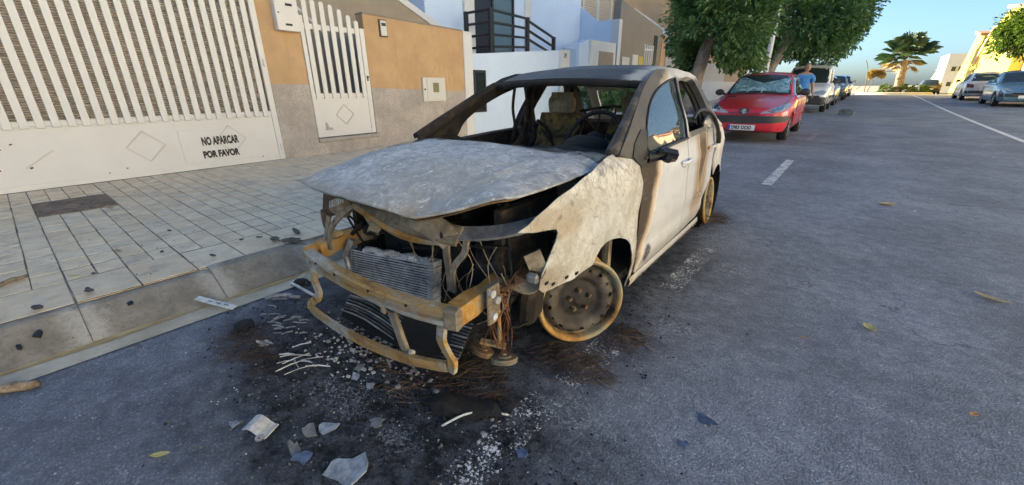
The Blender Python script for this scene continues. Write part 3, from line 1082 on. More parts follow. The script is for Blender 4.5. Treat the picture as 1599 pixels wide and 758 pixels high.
for (zz) in (2.55, .95):
    for xx in (8.75, 9.3):
        f = MB().span((xx, 68.55, zz), (xx + .45, 68.599, zz + .55)).build("window", WHITEM, wb_)
        MB().span((xx + .05, 68.54, zz + .05), (xx + .40, 68.549, zz + .5)).build("pane", DARKG, f)
ob = thing("orange_house", "small orange house beyond the white block", "house", (0, 0, 0))
MB().prism([(88, -.8), (88, 2.0), (84, 3.0), (82, 3.0), (82, -.8)], 'x', 9.0, 15).build("wall", SALMON, ob)
MB().span((8.9, 82, 3.002), (15, 84.2, 3.2)).build("roof", ROOFT, ob)
MB().span((8.97, 83, .5), (8.999, 84, 1.6)).build("window", DARKG, ob)
# houses opposite, mirrored in the car's side window
for i, (ya, yb, hh, mm, lab) in enumerate(((-9, 3, 6.2, WHITEW, "white house across the street, seen only mirrored in the car window"), (3.2, 14, 6.6, CREAM, "cream house across the street, mirrored in the burnt car's door window"), (14.2, 24, 6.0, WHITEW, "further white house across the street, mirrored in the red car's side"))):
    h = house_box("opposite_house", lab, 13.0, 21, ya, yb, hh, mm, ROOFT)
    for q in range(2):
        for zz in (1.0, 3.8):
            yy = ya + 2 + q * 4.5
            w = MB().span((12.95, yy, zz), (12.998, yy + 1.4, zz + 1.4)).build("window", WHITEM, h)
            MB().span((12.93, yy + .08, zz + .08), (12.949, yy + 1.32, zz + 1.32)).build("pane", DARKG, w)

# ------------------------------------------------------------------ the burnt car: materials
def m_burnt(name, stops, scale=4.0, detail=9, rough=.8, metal=0.0, bump=.4, bscale=45, extra=None, dist=.6):
    t = NT(name)
    n = t.noise(scale, detail, .68, dist=dist)
    c = t.ramp(n, stops)
    fine = t.noise(bscale, 5, .7)
    c = t.mix(t.math('MULTIPLY', t.rng(fine, .42, .7), .35), c, t.mix(1, c, (.55, .53, .5), 'MULTIPLY'))
    if extra:
        c = extra(t, c, fine)
    return t.out(c, rough, metal, t.bump(t.math('ADD', fine, n), bump, .004))

RUST = m_burnt("scorched_rusty_steel", [(.24, (.09, .045, .022)), (.38, (.36, .16, .04)), (.49, (.50, .27, .075)), (.57, (.36, .30, .215)), (.66, (.52, .46, .36)), (.78, (.20, .17, .14))], 4.5, 10, .75, .15, .5, 50, dist=1.4)
def m_beam():
    t = NT("scorched_beam_steel")
    n = t.noise(5, 9, .72, dist=1.2, stretch=(.45, 1, 1.3))
    n2 = t.noise(14, 8, .75, dist=.8)
    f = t.noise(70, 5, .75)
    c = t.ramp(n, [(.30, (.56, .53, .47)), (.44, (.42, .385, .325)), (.51, (.40, .26, .125)), (.58, (.48, .27, .085)), (.66, (.27, .135, .05)), (.76, (.50, .46, .385))])
    c = t.mix(t.math('MULTIPLY', t.rng(n2, .53, .68), .7), c, (.13, .075, .04))
    c = t.mix(t.math('MULTIPLY', t.rng(n2, .28, .42, 1, 0), .6), c, (.52, .49, .43))
    c = t.mix(t.math('MULTIPLY', t.rng(f, .52, .70), .5), c, (.12, .08, .05))
    return t.out(c, t.rng(f, .3, .7, .6, .9), .1, t.bump(t.math('ADD', f, n2), .6, .004))
BEAMM = m_beam()
RUSTD = m_burnt("dark_rusty_steel", [(.3, (.035, .024, .018)), (.48, (.13, .075, .04)), (.62, (.26, .16, .08)), (.78, (.30, .26, .20))], 7, 8, .8, .1)
STEELB = m_burnt("heat_stained_steel", [(.28, (.075, .05, .035)), (.45, (.21, .16, .11)), (.58, (.34, .28, .20)), (.72, (.20, .12, .055))], 8, 8, .7, .2)
CHAR = m_burnt("black_char", [(.3, (.0025, .0025, .0025)), (.6, (.010, .009, .0085)), (.8, (.036, .031, .027))], 11, 9, .85, 0, .9, 60)
CHARB = m_burnt("brown_char", [(.3, (.004, .003, .0025)), (.5, (.022, .015, .010)), (.68, (.095, .057, .026)), (.8, (.17, .095, .036))], 9, 9, .85, 0, .9, 60)
ALU = m_burnt("scorched_aluminium", [(.3, (.16, .16, .165)), (.55, (.36, .355, .35)), (.75, (.56, .55, .53))], 14, 8, .5, .55, .5, 80)
RADM = m_burnt("pale_scorched_aluminium", [(.3, (.22, .22, .225)), (.5, (.48, .475, .47)), (.72, (.70, .69, .67))], 11, 8, .55, .3, .5, 80)
CONDM = m_burnt("sooty_aluminium", [(.3, (.03, .03, .03)), (.55, (.11, .108, .105)), (.75, (.26, .255, .25))], 12, 8, .6, .2, .5, 80)
ASHW = m_burnt("white_ash_metal", [(.3, (.30, .29, .28)), (.55, (.55, .54, .52)), (.75, (.68, .67, .65))], 16, 7, .8, 0, .5)
COPPER = plain("bare_copper_wire", (.20, .075, .035), .5, .5, var=.4, scale=40)
WIREB = plain("rusty_tyre_wire", (.065, .036, .02), .7, .2, var=.5, scale=60)
TANF = m_burnt("scorched_tan_foam", [(.3, (.13, .09, .05)), (.5, (.36, .28, .17)), (.7, (.48, .39, .26))], 12, 7, .9)
SOOTP = m_burnt("sooty_pillar_steel", [(.3, (.010, .009, .0085)), (.5, (.05, .042, .036)), (.66, (.14, .12, .10)), (.8, (.24, .215, .19))], 8, 8, .8)
RUBB = plain("melted_rubber", (.012, .012, .013), .55, var=.3, scale=20, bump=.4)

def m_hood():
    t = NT("burnt_bonnet_ash")
    n = t.noise(2.2, 9, .66, dist=1.0)
    n5 = t.noise(6.5, 8, .72, dist=1.5)
    f = t.noise(42, 6, .75)
    g_ = t.noise(150, 3, .7)
    c = t.ramp(n, [(.28, (.26, .265, .275)), (.42, (.42, .42, .42)), (.55, (.58, .575, .555)), (.72, (.70, .685, .645))])
    c = t.mix(t.math('MULTIPLY', t.rng(n5, .38, .55, 1, 0), .75), c, (.16, .165, .175))
    c = t.mix(t.math('MULTIPLY', t.rng(f, .38, .56, 1, 0), .42), c, (.19, .19, .195))
    c = t.mix(t.math('MULTIPLY', t.rng(f, .56, .70), .5), c, (.74, .73, .70))
    c = t.mix(t.math('MULTIPLY', t.rng(g_, .56, .72), .35), c, (.20, .195, .19))
    x, y, z = t.xyz()
    wv = t.math('MULTIPLY', t.math('SUBTRACT', t.noise(6, 6, .7), .5), .34)
    rust = t.rng(t.math('ADD', y, wv), -.50, -.68)
    c = t.mix(t.math('MULTIPLY', rust, .55), c, t.mix(n5, (.22, .125, .055), (.46, .35, .22)))
    tan = t.blob((.25, -.38, .78), (.40, .22, .6), .35, 4, .6)
    c = t.mix(t.math('MULTIPLY', tan, .45), c, (.47, .385, .27))
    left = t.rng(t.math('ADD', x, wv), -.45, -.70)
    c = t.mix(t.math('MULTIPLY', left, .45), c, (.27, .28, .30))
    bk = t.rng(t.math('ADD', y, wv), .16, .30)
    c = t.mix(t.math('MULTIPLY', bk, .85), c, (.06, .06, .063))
    fl = t.rng(t.noise(8, 11, .80, dist=1.6), .505, .530)
    c = t.mix(t.math('MULTIPLY', fl, .55), c, t.mix(n, (.20, .20, .205), (.38, .375, .36)))
    fl2 = t.rng(t.noise(15, 10, .8, dist=1.0), .575, .595)
    c = t.mix(t.math('MULTIPLY', fl2, .7), c, (.78, .77, .75))
    nrm = t.bump(f, .35, .004)
    nrm = t.bump(n5, .25, .012, nrm)
    nrm = t.bump(fl, .25, .002, nrm)
    return t.out(c, t.rng(n5, .3, .7, .55, .85), .0, nrm, .4)
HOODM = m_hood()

def m_fender():
    t = NT("burnt_wing_ash")
    n = t.noise(3.4, 9, .66, dist=.8)
    f = t.noise(46, 7, .75)
    c = t.ramp(n, [(.27, (.33, .27, .19)), (.38, (.47, .44, .38)), (.52, (.64, .62, .58)), (.70, (.74, .73, .715))])
    c = t.mix(t.math('MULTIPLY', t.rng(f, .50, .66), .55), c, (.26, .245, .225))
    scr = t.rng(t.noise(4, 8, .75, stretch=(1, 1.0, .9), dist=1.2), .55, .66)
    c = t.mix(t.math('MULTIPLY', scr, .5), c, (.16, .15, .145))
    top = t.blob((.74, .12, .86), (.3, .42, .10), .3, 6, .6)
    c = t.mix(t.math('MULTIPLY', t.math('MULTIPLY', top, t.rng(t.noise(8, 7, .75, dist=1.5), .47, .62)), .8), c, (.15, .14, .14))
    pk = t.rng(t.voro(16, 'DISTANCE_TO_EDGE', co=t.map(scale=(1, 1, 1.3))), .0, .035, 1, 0)
    c = t.mix(t.math('MULTIPLY', t.math('MULTIPLY', pk, t.rng(n, .45, .6)), .45), c, (.22, .20, .18))
    gb = t.blob((.76, .18, .60), (.3, .28, .16), .45, 5, .5)
    c = t.mix(t.math('MULTIPLY', gb, .45), c, (.42, .415, .41))
    rb_ = t.blob((.74, -.30, .70), (.3, .22, .07), .45, 7, .5)
    c = t.mix(t.math('MULTIPLY', rb_, .5), c, (.33, .22, .11))
    fl = t.rng(t.noise(7, 11, .80, dist=1.4), .515, .535)
    c = t.mix(t.math('MULTIPLY', fl, .6), c, t.mix(n, (.30, .255, .19), (.50, .47, .42)))
    fl2 = t.rng(t.noise(13, 10, .82, dist=1.0), .57, .59)
    c = t.mix(t.math('MULTIPLY', fl2, .65), c, (.16, .14, .125))
    low = t.blob((.76, -.36, .47), (.3, .12, .06), .3, 8, .6)
    c = t.mix(t.math('MULTIPLY', low, .6), c, (.22, .14, .07))
    sc = t.rng(t.math('ADD', t.xyz()[1], t.math('MULTIPLY', t.math('SUBTRACT', t.noise(6, 5, .6), .5), .12)), .50, .58)
    c = t.mix(t.math('MULTIPLY', sc, .55), c, (.30, .25, .21))
    return t.out(c, t.rng(n, .3, .7, .75, .5), .05, t.bump(f, .4, .004), .4)
FENDM = m_fender()

def m_door():
    t = NT("scorched_white_paint")
    x, y, z = t.xyz()
    n = t.noise(4, 7, .65)
    c = t.mix(t.rng(n, .3, .7), (.70, .685, .69), (.78, .77, .775))
    wob = t.math('MULTIPLY', t.math('SUBTRACT', t.noise(5, 6, .7, stretch=(1, 1, .45)), .5), .14)
    y1 = t.math('ADD', y, wob)
    # scorch running down the leading edge of the front door
    s1 = t.math('MULTIPLY', t.rng(y1, .60, .70, 1, 0), 1.0)
    slope = t.math('SUBTRACT', y1, t.math('MULTIPLY', t.math('SUBTRACT', z, .30), .30))
    b1 = t.math('MULTIPLY', t.rng(slope, .645, .715, 1, 0), t.rng(z, .06, .2))
    tan1 = t.rng(slope, .69, .80, 1, 0)
    c = t.mix(t.math('MULTIPLY', tan1, .75), c, (.44, .27, .11))
    c = t.mix(t.math('MULTIPLY', b1, .96), c, t.mix(t.noise(16, 6, .7), (.004, .003, .003), (.06, .036, .024)))
    # scorch on the rear door under its burnt window
    ry = t.math('ABSOLUTE', t.math('SUBTRACT', t.math('ADD', y1, t.math('MULTIPLY', z, .12)), 1.93))
    tan2 = t.math('MULTIPLY', t.rng(ry, .10, .24, 1, 0), t.rng(z, .12, .35))
    c = t.mix(t.math('MULTIPLY', tan2, .85), c, (.50, .30, .11))
    b2 = t.math('MULTIPLY', t.rng(t.math('SUBTRACT', ry, t.math('MULTIPLY', t.math('SUBTRACT', z, .5), .16)), .02, .10, 1, 0), t.rng(z, .30, .62))
    c = t.mix(t.math('MULTIPLY', b2, .93), c, t.mix(t.noise(16, 6, .7), (.015, .012, .011), (.12, .075, .05)))
    # heat along the waistline and small flame marks above the sill
    wl = t.math('MULTIPLY', t.rng(t.math('ADD', z, t.math('MULTIPLY', wob, .35)), .80, .87), .35)
    c = t.mix(wl, c, (.33, .29, .25))
    fl = t.blob((.77, .82, .22), (.3, .055, .055), .35, 9, .4)
    c = t.mix(t.math('MULTIPLY', fl, .9), c, (.05, .035, .028))
    dirt = t.rng(t.math('ADD', z, t.math('MULTIPLY', wob, .8)), .28, .08)
    c = t.mix(t.math('MULTIPLY', dirt, .5), c, (.36, .31, .27))
    sm = t.rng(t.noise(7, 7, .72, stretch=(1, .6, 1.6)), .52, .70)
    c = t.mix(t.math('MULTIPLY', sm, .28), c, (.40, .375, .36))
    burn = t.math('MAXIMUM', t.math('MAXIMUM', b1, b2), tan1)
    return t.out(c, t.rng(burn, 0, 1, .16, .8), 0, t.bump(t.noise(60, 4, .7), .05, .003), .5, Coat_Weight=t.rng(burn, 0, .6, .6, 0))
DOORM = m_door()

def m_upper():
    t = NT("sooty_pillar_paint")
    x, y, z = t.xyz()
    n = t.noise(5, 8, .68, dist=.5)
    c = t.ramp(n, [(.3, (.30, .29, .285)), (.5, (.50, .485, .47)), (.7, (.62, .60, .585))])
    w = t.math('MULTIPLY', t.math('SUBTRACT', t.noise(6, 6, .7), .5), .32)
    # front pillar burnt brown-grey, rear pillar edge blackened
    a = t.rng(t.math('ADD', t.math('SUBTRACT', y, t.math('MULTIPLY', t.math('SUBTRACT', z, .9), 1.9)), w), .50, .70, 1, 0)
    c = t.mix(t.math('MULTIPLY', a, .95), c, t.mix(t.noise(14, 6, .7), (.012, .010, .009), (.10, .083, .07)))
    tan = t.math('MULTIPLY', t.rng(t.math('ABSOLUTE', t.math('SUBTRACT', a, .5)), .5, .2, 0, 1), .5)
    c = t.mix(tan, c, (.38, .26, .13))
    lo = t.math('MULTIPLY', t.rng(t.math('ADD', z, w), .93, .84), t.rng(y, 1.25, 1.5, 1, 0))
    c = t.mix(t.math('MULTIPLY', lo, .9), c, (.022, .019, .018))
    rr = t.math('MULTIPLY', t.rng(t.math('ADD', y, w), 1.42, 1.55), t.rng(t.math('ADD', z, t.math('MULTIPLY', w, .5)), 1.275, 1.23))
    rr = t.math('MULTIPLY', rr, t.rng(t.math('ADD', y, w), 2.35, 2.20))
    c = t.mix(t.math('MULTIPLY', rr, .9), c, (.03, .027, .026))
    return t.out(c, .6, 0, t.bump(t.noise(60, 5, .7), .25, .004), .45)
UPPERM = m_upper()

def m_roof():
    t = NT("sooty_roof")
    n = t.noise(3, 8, .65, dist=.6)
    c = t.ramp(n, [(.3, (.012, .012, .014)), (.48, (.038, .037, .038)), (.62, (.10, .095, .088)), (.76, (.20, .185, .165))])
    x, y, z = t.xyz()
    e = t.rng(t.math('ADD', x, t.math('MULTIPLY', t.math('SUBTRACT', t.noise(6, 5, .6), .5), .3)), .40, .52)
    c = t.mix(t.math('MULTIPLY', e, .8), c, (.48, .46, .43))
    return t.out(c, t.rng(n, .35, .7, .45, .8), 0, t.bump(t.noise(40, 6, .7), .3, .005), .35)
ROOFM = m_roof()
INSIDE = m_burnt("sooty_inner_panel", [(.3, (.004, .0036, .0034)), (.55, (.018, .015, .013)), (.75, (.065, .048, .032))], 6, 8, .85, 0, .6)
def m_wheel():
    t = NT("burnt_steel_wheel")
    x, y, z = t.xyz()
    n = t.noise(9, 8, .68)
    r = t.math('SQRT', t.math('ADD', t.math('MULTIPLY', y, y), t.math('MULTIPLY', z, z)))
    rn = t.math('ADD', r, t.math('MULTIPLY', t.math('SUBTRACT', n, .5), .06))
    c = t.ramp(n, [(.3, (.030, .024, .019)), (.5, (.085, .067, .052)), (.7, (.18, .15, .12))])
    hubd = t.rng(rn, .085, .145, 1, 0)
    c = t.mix(t.math('MULTIPLY', hubd, .9), c, t.mix(n, (.005, .0045, .004), (.045, .035, .028)))
    rimr = t.rng(rn, .182, .198)
    rc = t.ramp(t.noise(5, 6, .6), [(.3, (.22, .095, .025)), (.45, (.48, .25, .07)), (.56, (.42, .33, .18)), (.70, (.22, .235, .20))])
    c = t.mix(rimr, c, rc)
    return t.out(c, .72, .15, t.bump(t.noise(70, 5, .7), .35, .004))
WHEELM = m_wheel()
def m_carglass():
    t = NT("door_glass")
    g_ = t.b
    m = t.out((.06, .08, .085), .02, 0, spec=.9, Transmission_Weight=.0)
    return m
GLASS = m_carglass()

# ------------------------------------------------------------------ the burnt car: shapes
CAR_A = 0.02917
car = thing("burnt_hatchback", "burnt out white hatchback on bare rims with its front end exposed", "car", (0, 0, 0), CAR_A)
WT = [(-.75, .60), (-.6, .69), (-.45, .735), (-.2, .768), (.1, .775), (.6, .775), (1.5, .78), (2.3, .775), (2.65, .755), (2.85, .725), (2.97, .67), (3.05, .58)]
ZP = [(.02, -.06), (.08, -.05), (.14, -.03), (.25, -.008), (.45, 0), (.66, -.002), (.72, .004), (.78, -.012), (.88, -.03), (.92, -.045), (1.27, -.19), (1.32, -.225), (1.36, -.30)]
def lin(tab, x):
    if x <= tab[0][0]:
        return tab[0][1]
    for (a, va), (b, vb) in zip(tab, tab[1:]):
        if x <= b:
            return va + (vb - va) * (x - a) / (b - a)
    return tab[-1][1]
def side(y, z):
    return lin(WT, y) + interp(ZP, z)
def sideL(off=0.0, dent=0.0):
    return lambda y, z: (side(y, z) + off + dent * (mnoise.noise(Vector((y * 5, z * 5, 3.1)))), y, z)
def sideR(off=0.0):
    return lambda y, z: (-side(y, z) - off, y, z)

fend_out = [(-.499, .721), (-.40, .76), (-.273, .803), (-.08, .845), (.192, .888), (.37, .905), (.50, .865), (.547, .80), (.573, .663), (.567, .48), (.588, .294), (.655, .07), (.60, .055), (.592, .144), (.555, .24), (.514, .312), (.436, .405), (.36, .455), (.288, .482), (.20, .498), (.134, .498), (.085, .487), (.05, .46), (.018, .425), (-.06, .424), (-.15, .430), (-.234, .434), (-.31, .428), (-.365, .432), (-.388, .455), (-.372, .52), (-.335, .58), (-.30, .63), (-.288, .668), (-.305, .69), (-.36, .698), (-.42, .703)]
def fendfn(y, z):
    x = side(y, z)
    # swage above the wheel arch and the crumpled lip
    d = math.hypot(y - .1, z - .22)
    x += .018 * math.exp(-((d - .36) / .06) ** 2) * (1 if z > .3 else .4)
    x += .010 * mnoise.noise(Vector((y * 4.5, z * 4.5, .7))) + .004 * mnoise.noise(Vector((y * 13, z * 13, 2.7)))
    if z > .86:
        x -= (z - .86) * 1.0
    return (x, y, z)
fen = sheet(fend_out, fendfn, .034, thick=.004, inward=(-1, 0, 0)).build("front_wing", FENDM, car, auto=50)
# bolt slots along the lower lip of the wing
for (yy, zz) in ((-.345, .468), (-.305, .450), (-.225, .455), (-.16, .452)):
    p = Vector(fendfn(yy, zz))
    MB().box(p + Vector((.002, 0, 0)), (.004, .022, .012)).build("bolt_slot", CHAR, fen)
door_out = [(.552, .805), (.585, .663), (.580, .48), (.60, .294), (.668, .13), (.75, .105), (1.0, .115), (1.53, .135), (1.515, .25), (1.47, .5), (1.435, .7), (1.42, .862), (1.2, .862), (.72, .838), (.62, .825)]
def doorfn(sgn, off=0.0):
    def f(y, z):
        x = side(y, z) + off
        # lower body crease and inward scoop
        x -= .012 * math.exp(-((z - .30) / .06) ** 2)
        return (sgn * x, y, z)
    return f
fd = sheet(door_out, doorfn(1), .05, thick=.03, inward=(-1, 0, 0)).build("front_door", DOORM, car, auto=45)
rdoor_out = [(1.433, .862), (1.448, .7), (1.483, .5), (1.528, .25), (1.545, .138), (2.04, .155), (2.09, .22), (2.125, .32), (2.175, .41), (2.235, .475), (2.215, .60), (2.195, .75), (2.185, .885), (1.9, .885)]
rd = sheet(rdoor_out, doorfn(1), .05, thick=.03, inward=(-1, 0, 0)).build("rear_door", DOORM, car, auto=45)
quar_out = [(2.198, .885), (2.208, .75), (2.228, .60), (2.25, .485), (2.32, .525), (2.42, .548), (2.52, .538), (2.60, .50), (2.66, .445), (2.82, .45), (2.93, .47), (2.945, .60), (2.90, .745), (2.80, .80), (2.60, .868), (2.4, .885)]
def quarfn(sgn):
    def f(y, z):
        x = side(y, z)
        d = math.hypot(y - 2.44, z - .22)
        x += .016 * math.exp(-((d - .33) / .05) ** 2)
        return (sgn * x, y, z)
    return f
qu = sheet(quar_out, quarfn(1), .045, thick=.004, inward=(-1, 0, 0)).build("rear_wing", UPPERM, car, auto=45)
# handles
def handle(parent, y, z, sgn=1):
    x = side(y, z)
    MB().ball((sgn * (x + .002), y, z), (.012, .062, .028), 14, 8).build("handle_cup", DOORM, parent, smooth=True)
    pth = catmull([(sgn * (x + .002), y - .075, z + .012), (sgn * (x + .03), y - .05, z + .016), (sgn * (x + .034), y, z + .018), (sgn * (x + .03), y + .05, z + .018), (sgn * (x + .002), y + .078, z + .016)], 4)
    MB().tube(pth, .011, 8).build("handle", DOORM, parent, smooth=True)
handle(fd, 1.33, .715)
handle(rd, 2.05, .735)
# sill
sl = MB()
rows_ = []
for i in range(25):
    y = .60 + (2.12 - .60) * i / 24
    rows_.append([(side(y, .1) + .012, y, .118 + .006 * (y - .6)), (side(y, .1) + .020, y, .10), (side(y, .1) + .012, y, .062), (side(y, .1) - .05, y, .045), (side(y, .1) - .12, y, .06)])
sl.grid(rows_)
sl.build("sill", DOORM, car, smooth=True)
# pillars and window frames
up_out = [(.30, .895), (.42, .965), (.55, 1.035), (.78, 1.150), (.94, 1.228), (1.05, 1.275), (1.2, 1.31), (1.566, 1.325), (1.937, 1.305), (2.05, 1.275), (2.11, 1.235), (2.20, 1.14), (2.283, 1.01), (2.40, .945), (2.56, .90), (2.60, .872), (2.4, .888), (2.19, .888), (1.43, .866), (.72, .842), (.56, .80), (.45, .86)]
fw_h = catmull([(.655, .885), (.705, .985), (.79, 1.055), (.895, 1.116), (1.04, 1.172), (1.191, 1.212), (1.35, 1.243)], 3) + [Vector(p) for p in ((1.49, 1.262), (1.465, 1.13), (1.43, .98), (1.405, .875), (1.1, .868), (.72, .852))]
rw_h = [Vector(p) for p in ((1.475, .905), (1.51, 1.08), (1.575, 1.255), (1.70, 1.268))] + catmull([(1.80, 1.272), (1.92, 1.262), (2.02, 1.215), (2.085, 1.14), (2.118, 1.03), (2.145, .915)], 3)
UPN = lambda s: (lambda y, z: (s * (side(y, z) + .003), y, z))
ufr = sheet(up_out, UPN(1), .04, holes=[fw_h, rw_h], thick=.045, inward=(-1, 0, 0)).build("window_frame", UPPERM, car, auto=45)
ufl = sheet(up_out, UPN(-1), .05, holes=[fw_h, rw_h], thick=.045, inward=(1, 0, 0)).build("window_frame", INSIDE, car, auto=45)
# black weatherstrip round the front side window and the surviving pane
cen = Vector((sum(p.x for p in fw_h) / len(fw_h), sum(p.y for p in fw_h) / len(fw_h)))
pane = [cen + (p - cen) * 1.005 for p in fw_h]
sheet(pane, lambda y, z: (side(y, z) - .014, y, z), .09).build("door_glass", GLASS, fd, smooth=True)
seal = [(side(p.x, p.y) + .004, p.x, p.y) for p in fw_h]
MB().tube(seal, .0085, 6, closed=True).build("window_seal", RUBB, fd, smooth=True)
MB().tube([(side(y, z) + .006, y, z) for (y, z) in ((.60, .838), (.72, .848), (1.1, .864), (1.42, .872))], .010, 6).build("waist_strip", RUBB, fd, smooth=True)
tri = sheet([(.56, .80), (.66, .86), (.72, .985), (.62, .99), (.50, .93), (.45, .87)], UPN(1), .04, thick=.006, inward=(-1, 0, 0))
tri.v = [(x + .006, y, z) for x, y, z in tri.v]
tri.build("mirror_corner_panel", RUBB, fd)
# rear door: molten trim hanging out of the burnt window, crumpled foil-like lining
tr = catmull([(.755, 1.50, .995), (.745, 1.62, 1.035), (.745, 1.80, 1.04), (.765, 1.98, 1.0), (.785, 2.10, .92), (.80, 2.17, .83), (.80, 2.20, .765)], 6)
MB().tube(tr, [.012] * 8 + [.016] * (len(tr) - 16) + [.020] * 8, 8).build("drooping_window_trim", RUBB, rd, smooth=True)
cr = MB()
cr.ball((.735, 2.02, .92), (.03, .11, .07), 12, 9, jit=.12)
cr.build("crumpled_lining", ALU, rd, smooth=False)
# melted mirror stump
mr = MB()
mr.tube([(.75, .66, .835), (.79, .72, .84), (.835, .75, .85)], [.03, .026, .022], 8)
mr.box((.85, .76, .855), (.07, .06, .035), rot=(.3, .2, .5))
mr.ball((.84, .745, .83), (.045, .06, .022), 9, 6, jit=.3)
mr.ball((.815, .70, .875), (.03, .035, .012), 8, 5, jit=.35)
mr.build("mirror_stump", RUBB, fd, smooth=False)

# roof
ZC = [(.915, 1.262), (1.0, 1.288), (1.2, 1.335), (1.5, 1.362), (1.8, 1.358), (2.05, 1.335), (2.2, 1.305), (2.35, 1.27)]
def roofz(x, y):
    return interp(ZC, y) - .036 * (abs(x) / .57) ** 2.4 - (.04 * max(0, (abs(x) - .5) / .07) ** 2 if abs(x) > .5 else 0) + .004 * mnoise.noise(Vector((x * 3, y * 3, 1)))
rf_out = [(-.575, .965), (-.45, .94), (-.25, .922), (0, .915), (.25, .922), (.45, .94), (.575, .965), (.566, 1.2), (.562, 1.56), (.568, 1.90), (.562, 2.02), (.53, 2.12), (.45, 2.20), (.25, 2.28), (0, 2.31), (-.25, 2.28), (-.45, 2.20), (-.53, 2.12), (-.562, 2.02), (-.568, 1.90), (-.562, 1.56), (-.566, 1.2)]
sheet(rf_out, lambda x, y: (x, y, roofz(x, y)), .06, thick=.012, inward=(0, 0, -1)).build("roof", ROOFM, car, auto=50)
hdr = catmull([(-.575, .97, 1.215), (-.3, .935, 1.232), (0, .928, 1.238), (.3, .935, 1.232), (.575, .97, 1.215)], 6)
MB().tube(hdr, .024, 8).build("windscreen_header", INSIDE, car, smooth=True)
lin_ = MB()
for k in range(3):
    y = 1.25 + .38 * k
    lin_.tube(catmull([(-.54, y, 1.25), (0, y, interp(ZC, y) - .04), (.54, y, 1.25)], 6), .018, 6)
lin_.build("roof_bows", INSIDE, car, smooth=True)
# tailgate with its empty window
def tg(x, z):
    y = lin([(.40, 2.93), (.6, 2.96), (.8, 2.92), (.92, 2.84), (1.10, 2.60), (1.29, 2.28)], z)
    return (x, y - .22 * x * x, z)
sheet([(-.64, .42), (.64, .42), (.66, .75), (.63, .9), (.55, 1.15), (.50, 1.28), (0, 1.295), (-.50, 1.28), (-.55, 1.15), (-.63, .9), (-.66, .75)], tg, .07, holes=[[(-.52, .95), (.52, .95), (.47, 1.12), (.43, 1.20), (0, 1.215), (-.43, 1.20), (-.47, 1.12)]], thick=.03, inward=(0, -1, 0)).build("tailgate", UPPERM, car, auto=45)
# windscreen surround on the far side: burnt pillar flesh
apl = catmull([(-.715, .28, .885), (-.69, .45, .97), (-.65, .64, 1.065), (-.615, .82, 1.155), (-.585, .97, 1.222)], 5)
MB().tube(apl, [.045 - .018 * i / (len(apl) - 1) for i in range(len(apl))], 8).build("screen_pillar", CHARB, car, smooth=True)
apr = catmull([(.70, .30, .90), (.668, .48, .985), (.635, .66, 1.075), (.60, .83, 1.155), (.572, .975, 1.222)], 5)
MB().tube(apr, [.034 - .012 * i / (len(apr) - 1) for i in range(len(apr))], 8).build("screen_pillar", SOOTP, car, smooth=True)

# far side doors, rear wing (inside faces show through the cabin)
for nm, outl in (("front_door", door_out), ("rear_door", rdoor_out)):
    sheet(outl, doorfn(-1), .09, thick=.03, inward=(1, 0, 0)).build(nm, INSIDE, car, auto=45)
sheet(quar_out, quarfn(-1), .09, thick=.01, inward=(1, 0, 0)).build("rear_wing", INSIDE, car, auto=45)

farw = [(-.10, .835), (.192, .885), (.37, .90), (.50, .865), (.547, .80), (.573, .663), (.567, .48), (.588, .294), (.655, .07), (.60, .055), (.592, .144), (.514, .312), (.40, .43), (.288, .482), (.15, .498), (.03, .53), (-.06, .62), (-.03, .70), (-.12, .78)]
sheet(farw, lambda y, z: (-fendfn(y, z)[0], y, z), .05, thick=.004, inward=(1, 0, 0)).build("front_wing", FENDM, car, auto=50)
# bonnet, buckled upward at the nose
HZ = [(-.72, .705), (-.66, .735), (-.58, .762), (-.45, .800), (-.2, .855), (0, .876), (.3, .890)]
def hoodz(x, y):
    z = interp(HZ, y)
    z += .030 * (1 - (x / .70) ** 2)
    if x < 0:
        z -= .085 * max(0, (-x - .56) / .15) ** 2
    else:
        z -= .020 * max(0, (x - .56) / .13) ** 2
        z -= .020 * x / .68 * max(0, y + .2) / .5
    # buckled nose: fold right of the middle, lifted right corner, shallow heat waves
    z += .034 * math.exp(-(((x - .64) / .17) ** 2 + ((y + .42) / .15) ** 2))
    z -= .022 * math.exp(-(((x - .33) / .13) ** 2 + ((y + .60) / .10) ** 2))
    fold = x - .30 - .55 * (y + .62)
    z -= .010 * math.exp(-(fold / .022) ** 2) * max(0, min(1, (-.05 - y) / .3))
    fold2 = x + .18 + .35 * (y + .6)
    z += .006 * math.exp(-(fold2 / .03) ** 2) * max(0, min(1, (.1 - y) / .4))
    z += .012 * mnoise.noise(Vector((x * 2.6, y * 2.6, 5))) + .0022 * mnoise.noise(Vector((x * 8, y * 8, 2)))
    z += .007 * math.exp(-((abs(x) - .40 - .1 * (y + .7)) / .022) ** 2) * max(0, min(1, (y + .6) / .2))
    return z
hood_ctl = [(-.665, .27), (-.69, .05), (-.715, -.17), (-.715, -.35), (-.695, -.47), (-.655, -.555), (-.595, -.605), (-.50, -.628), (-.33, -.645), (-.15, -.658), (.05, -.664), (.22, -.648), (.36, -.612), (.50, -.542), (.625, -.452), (.665, -.36), (.69, -.1), (.695, .10), (.69, .28), (.45, .225), (.2, .20), (0, .195), (-.2, .20), (-.45, .225)]
hood_out = [(q.x, q.y) for q in catmull([(a_, b_, 0) for a_, b_ in hood_ctl], 3, closed=True)]
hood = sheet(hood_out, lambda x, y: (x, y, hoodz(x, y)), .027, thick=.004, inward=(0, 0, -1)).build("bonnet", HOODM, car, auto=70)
MB().tube([(x, y, hoodz(x, y) - .006) for x, y in hood_out[12:52]], .007, 6).build("bonnet_lip", HOODM, hood, smooth=True)
cy_ = -.2
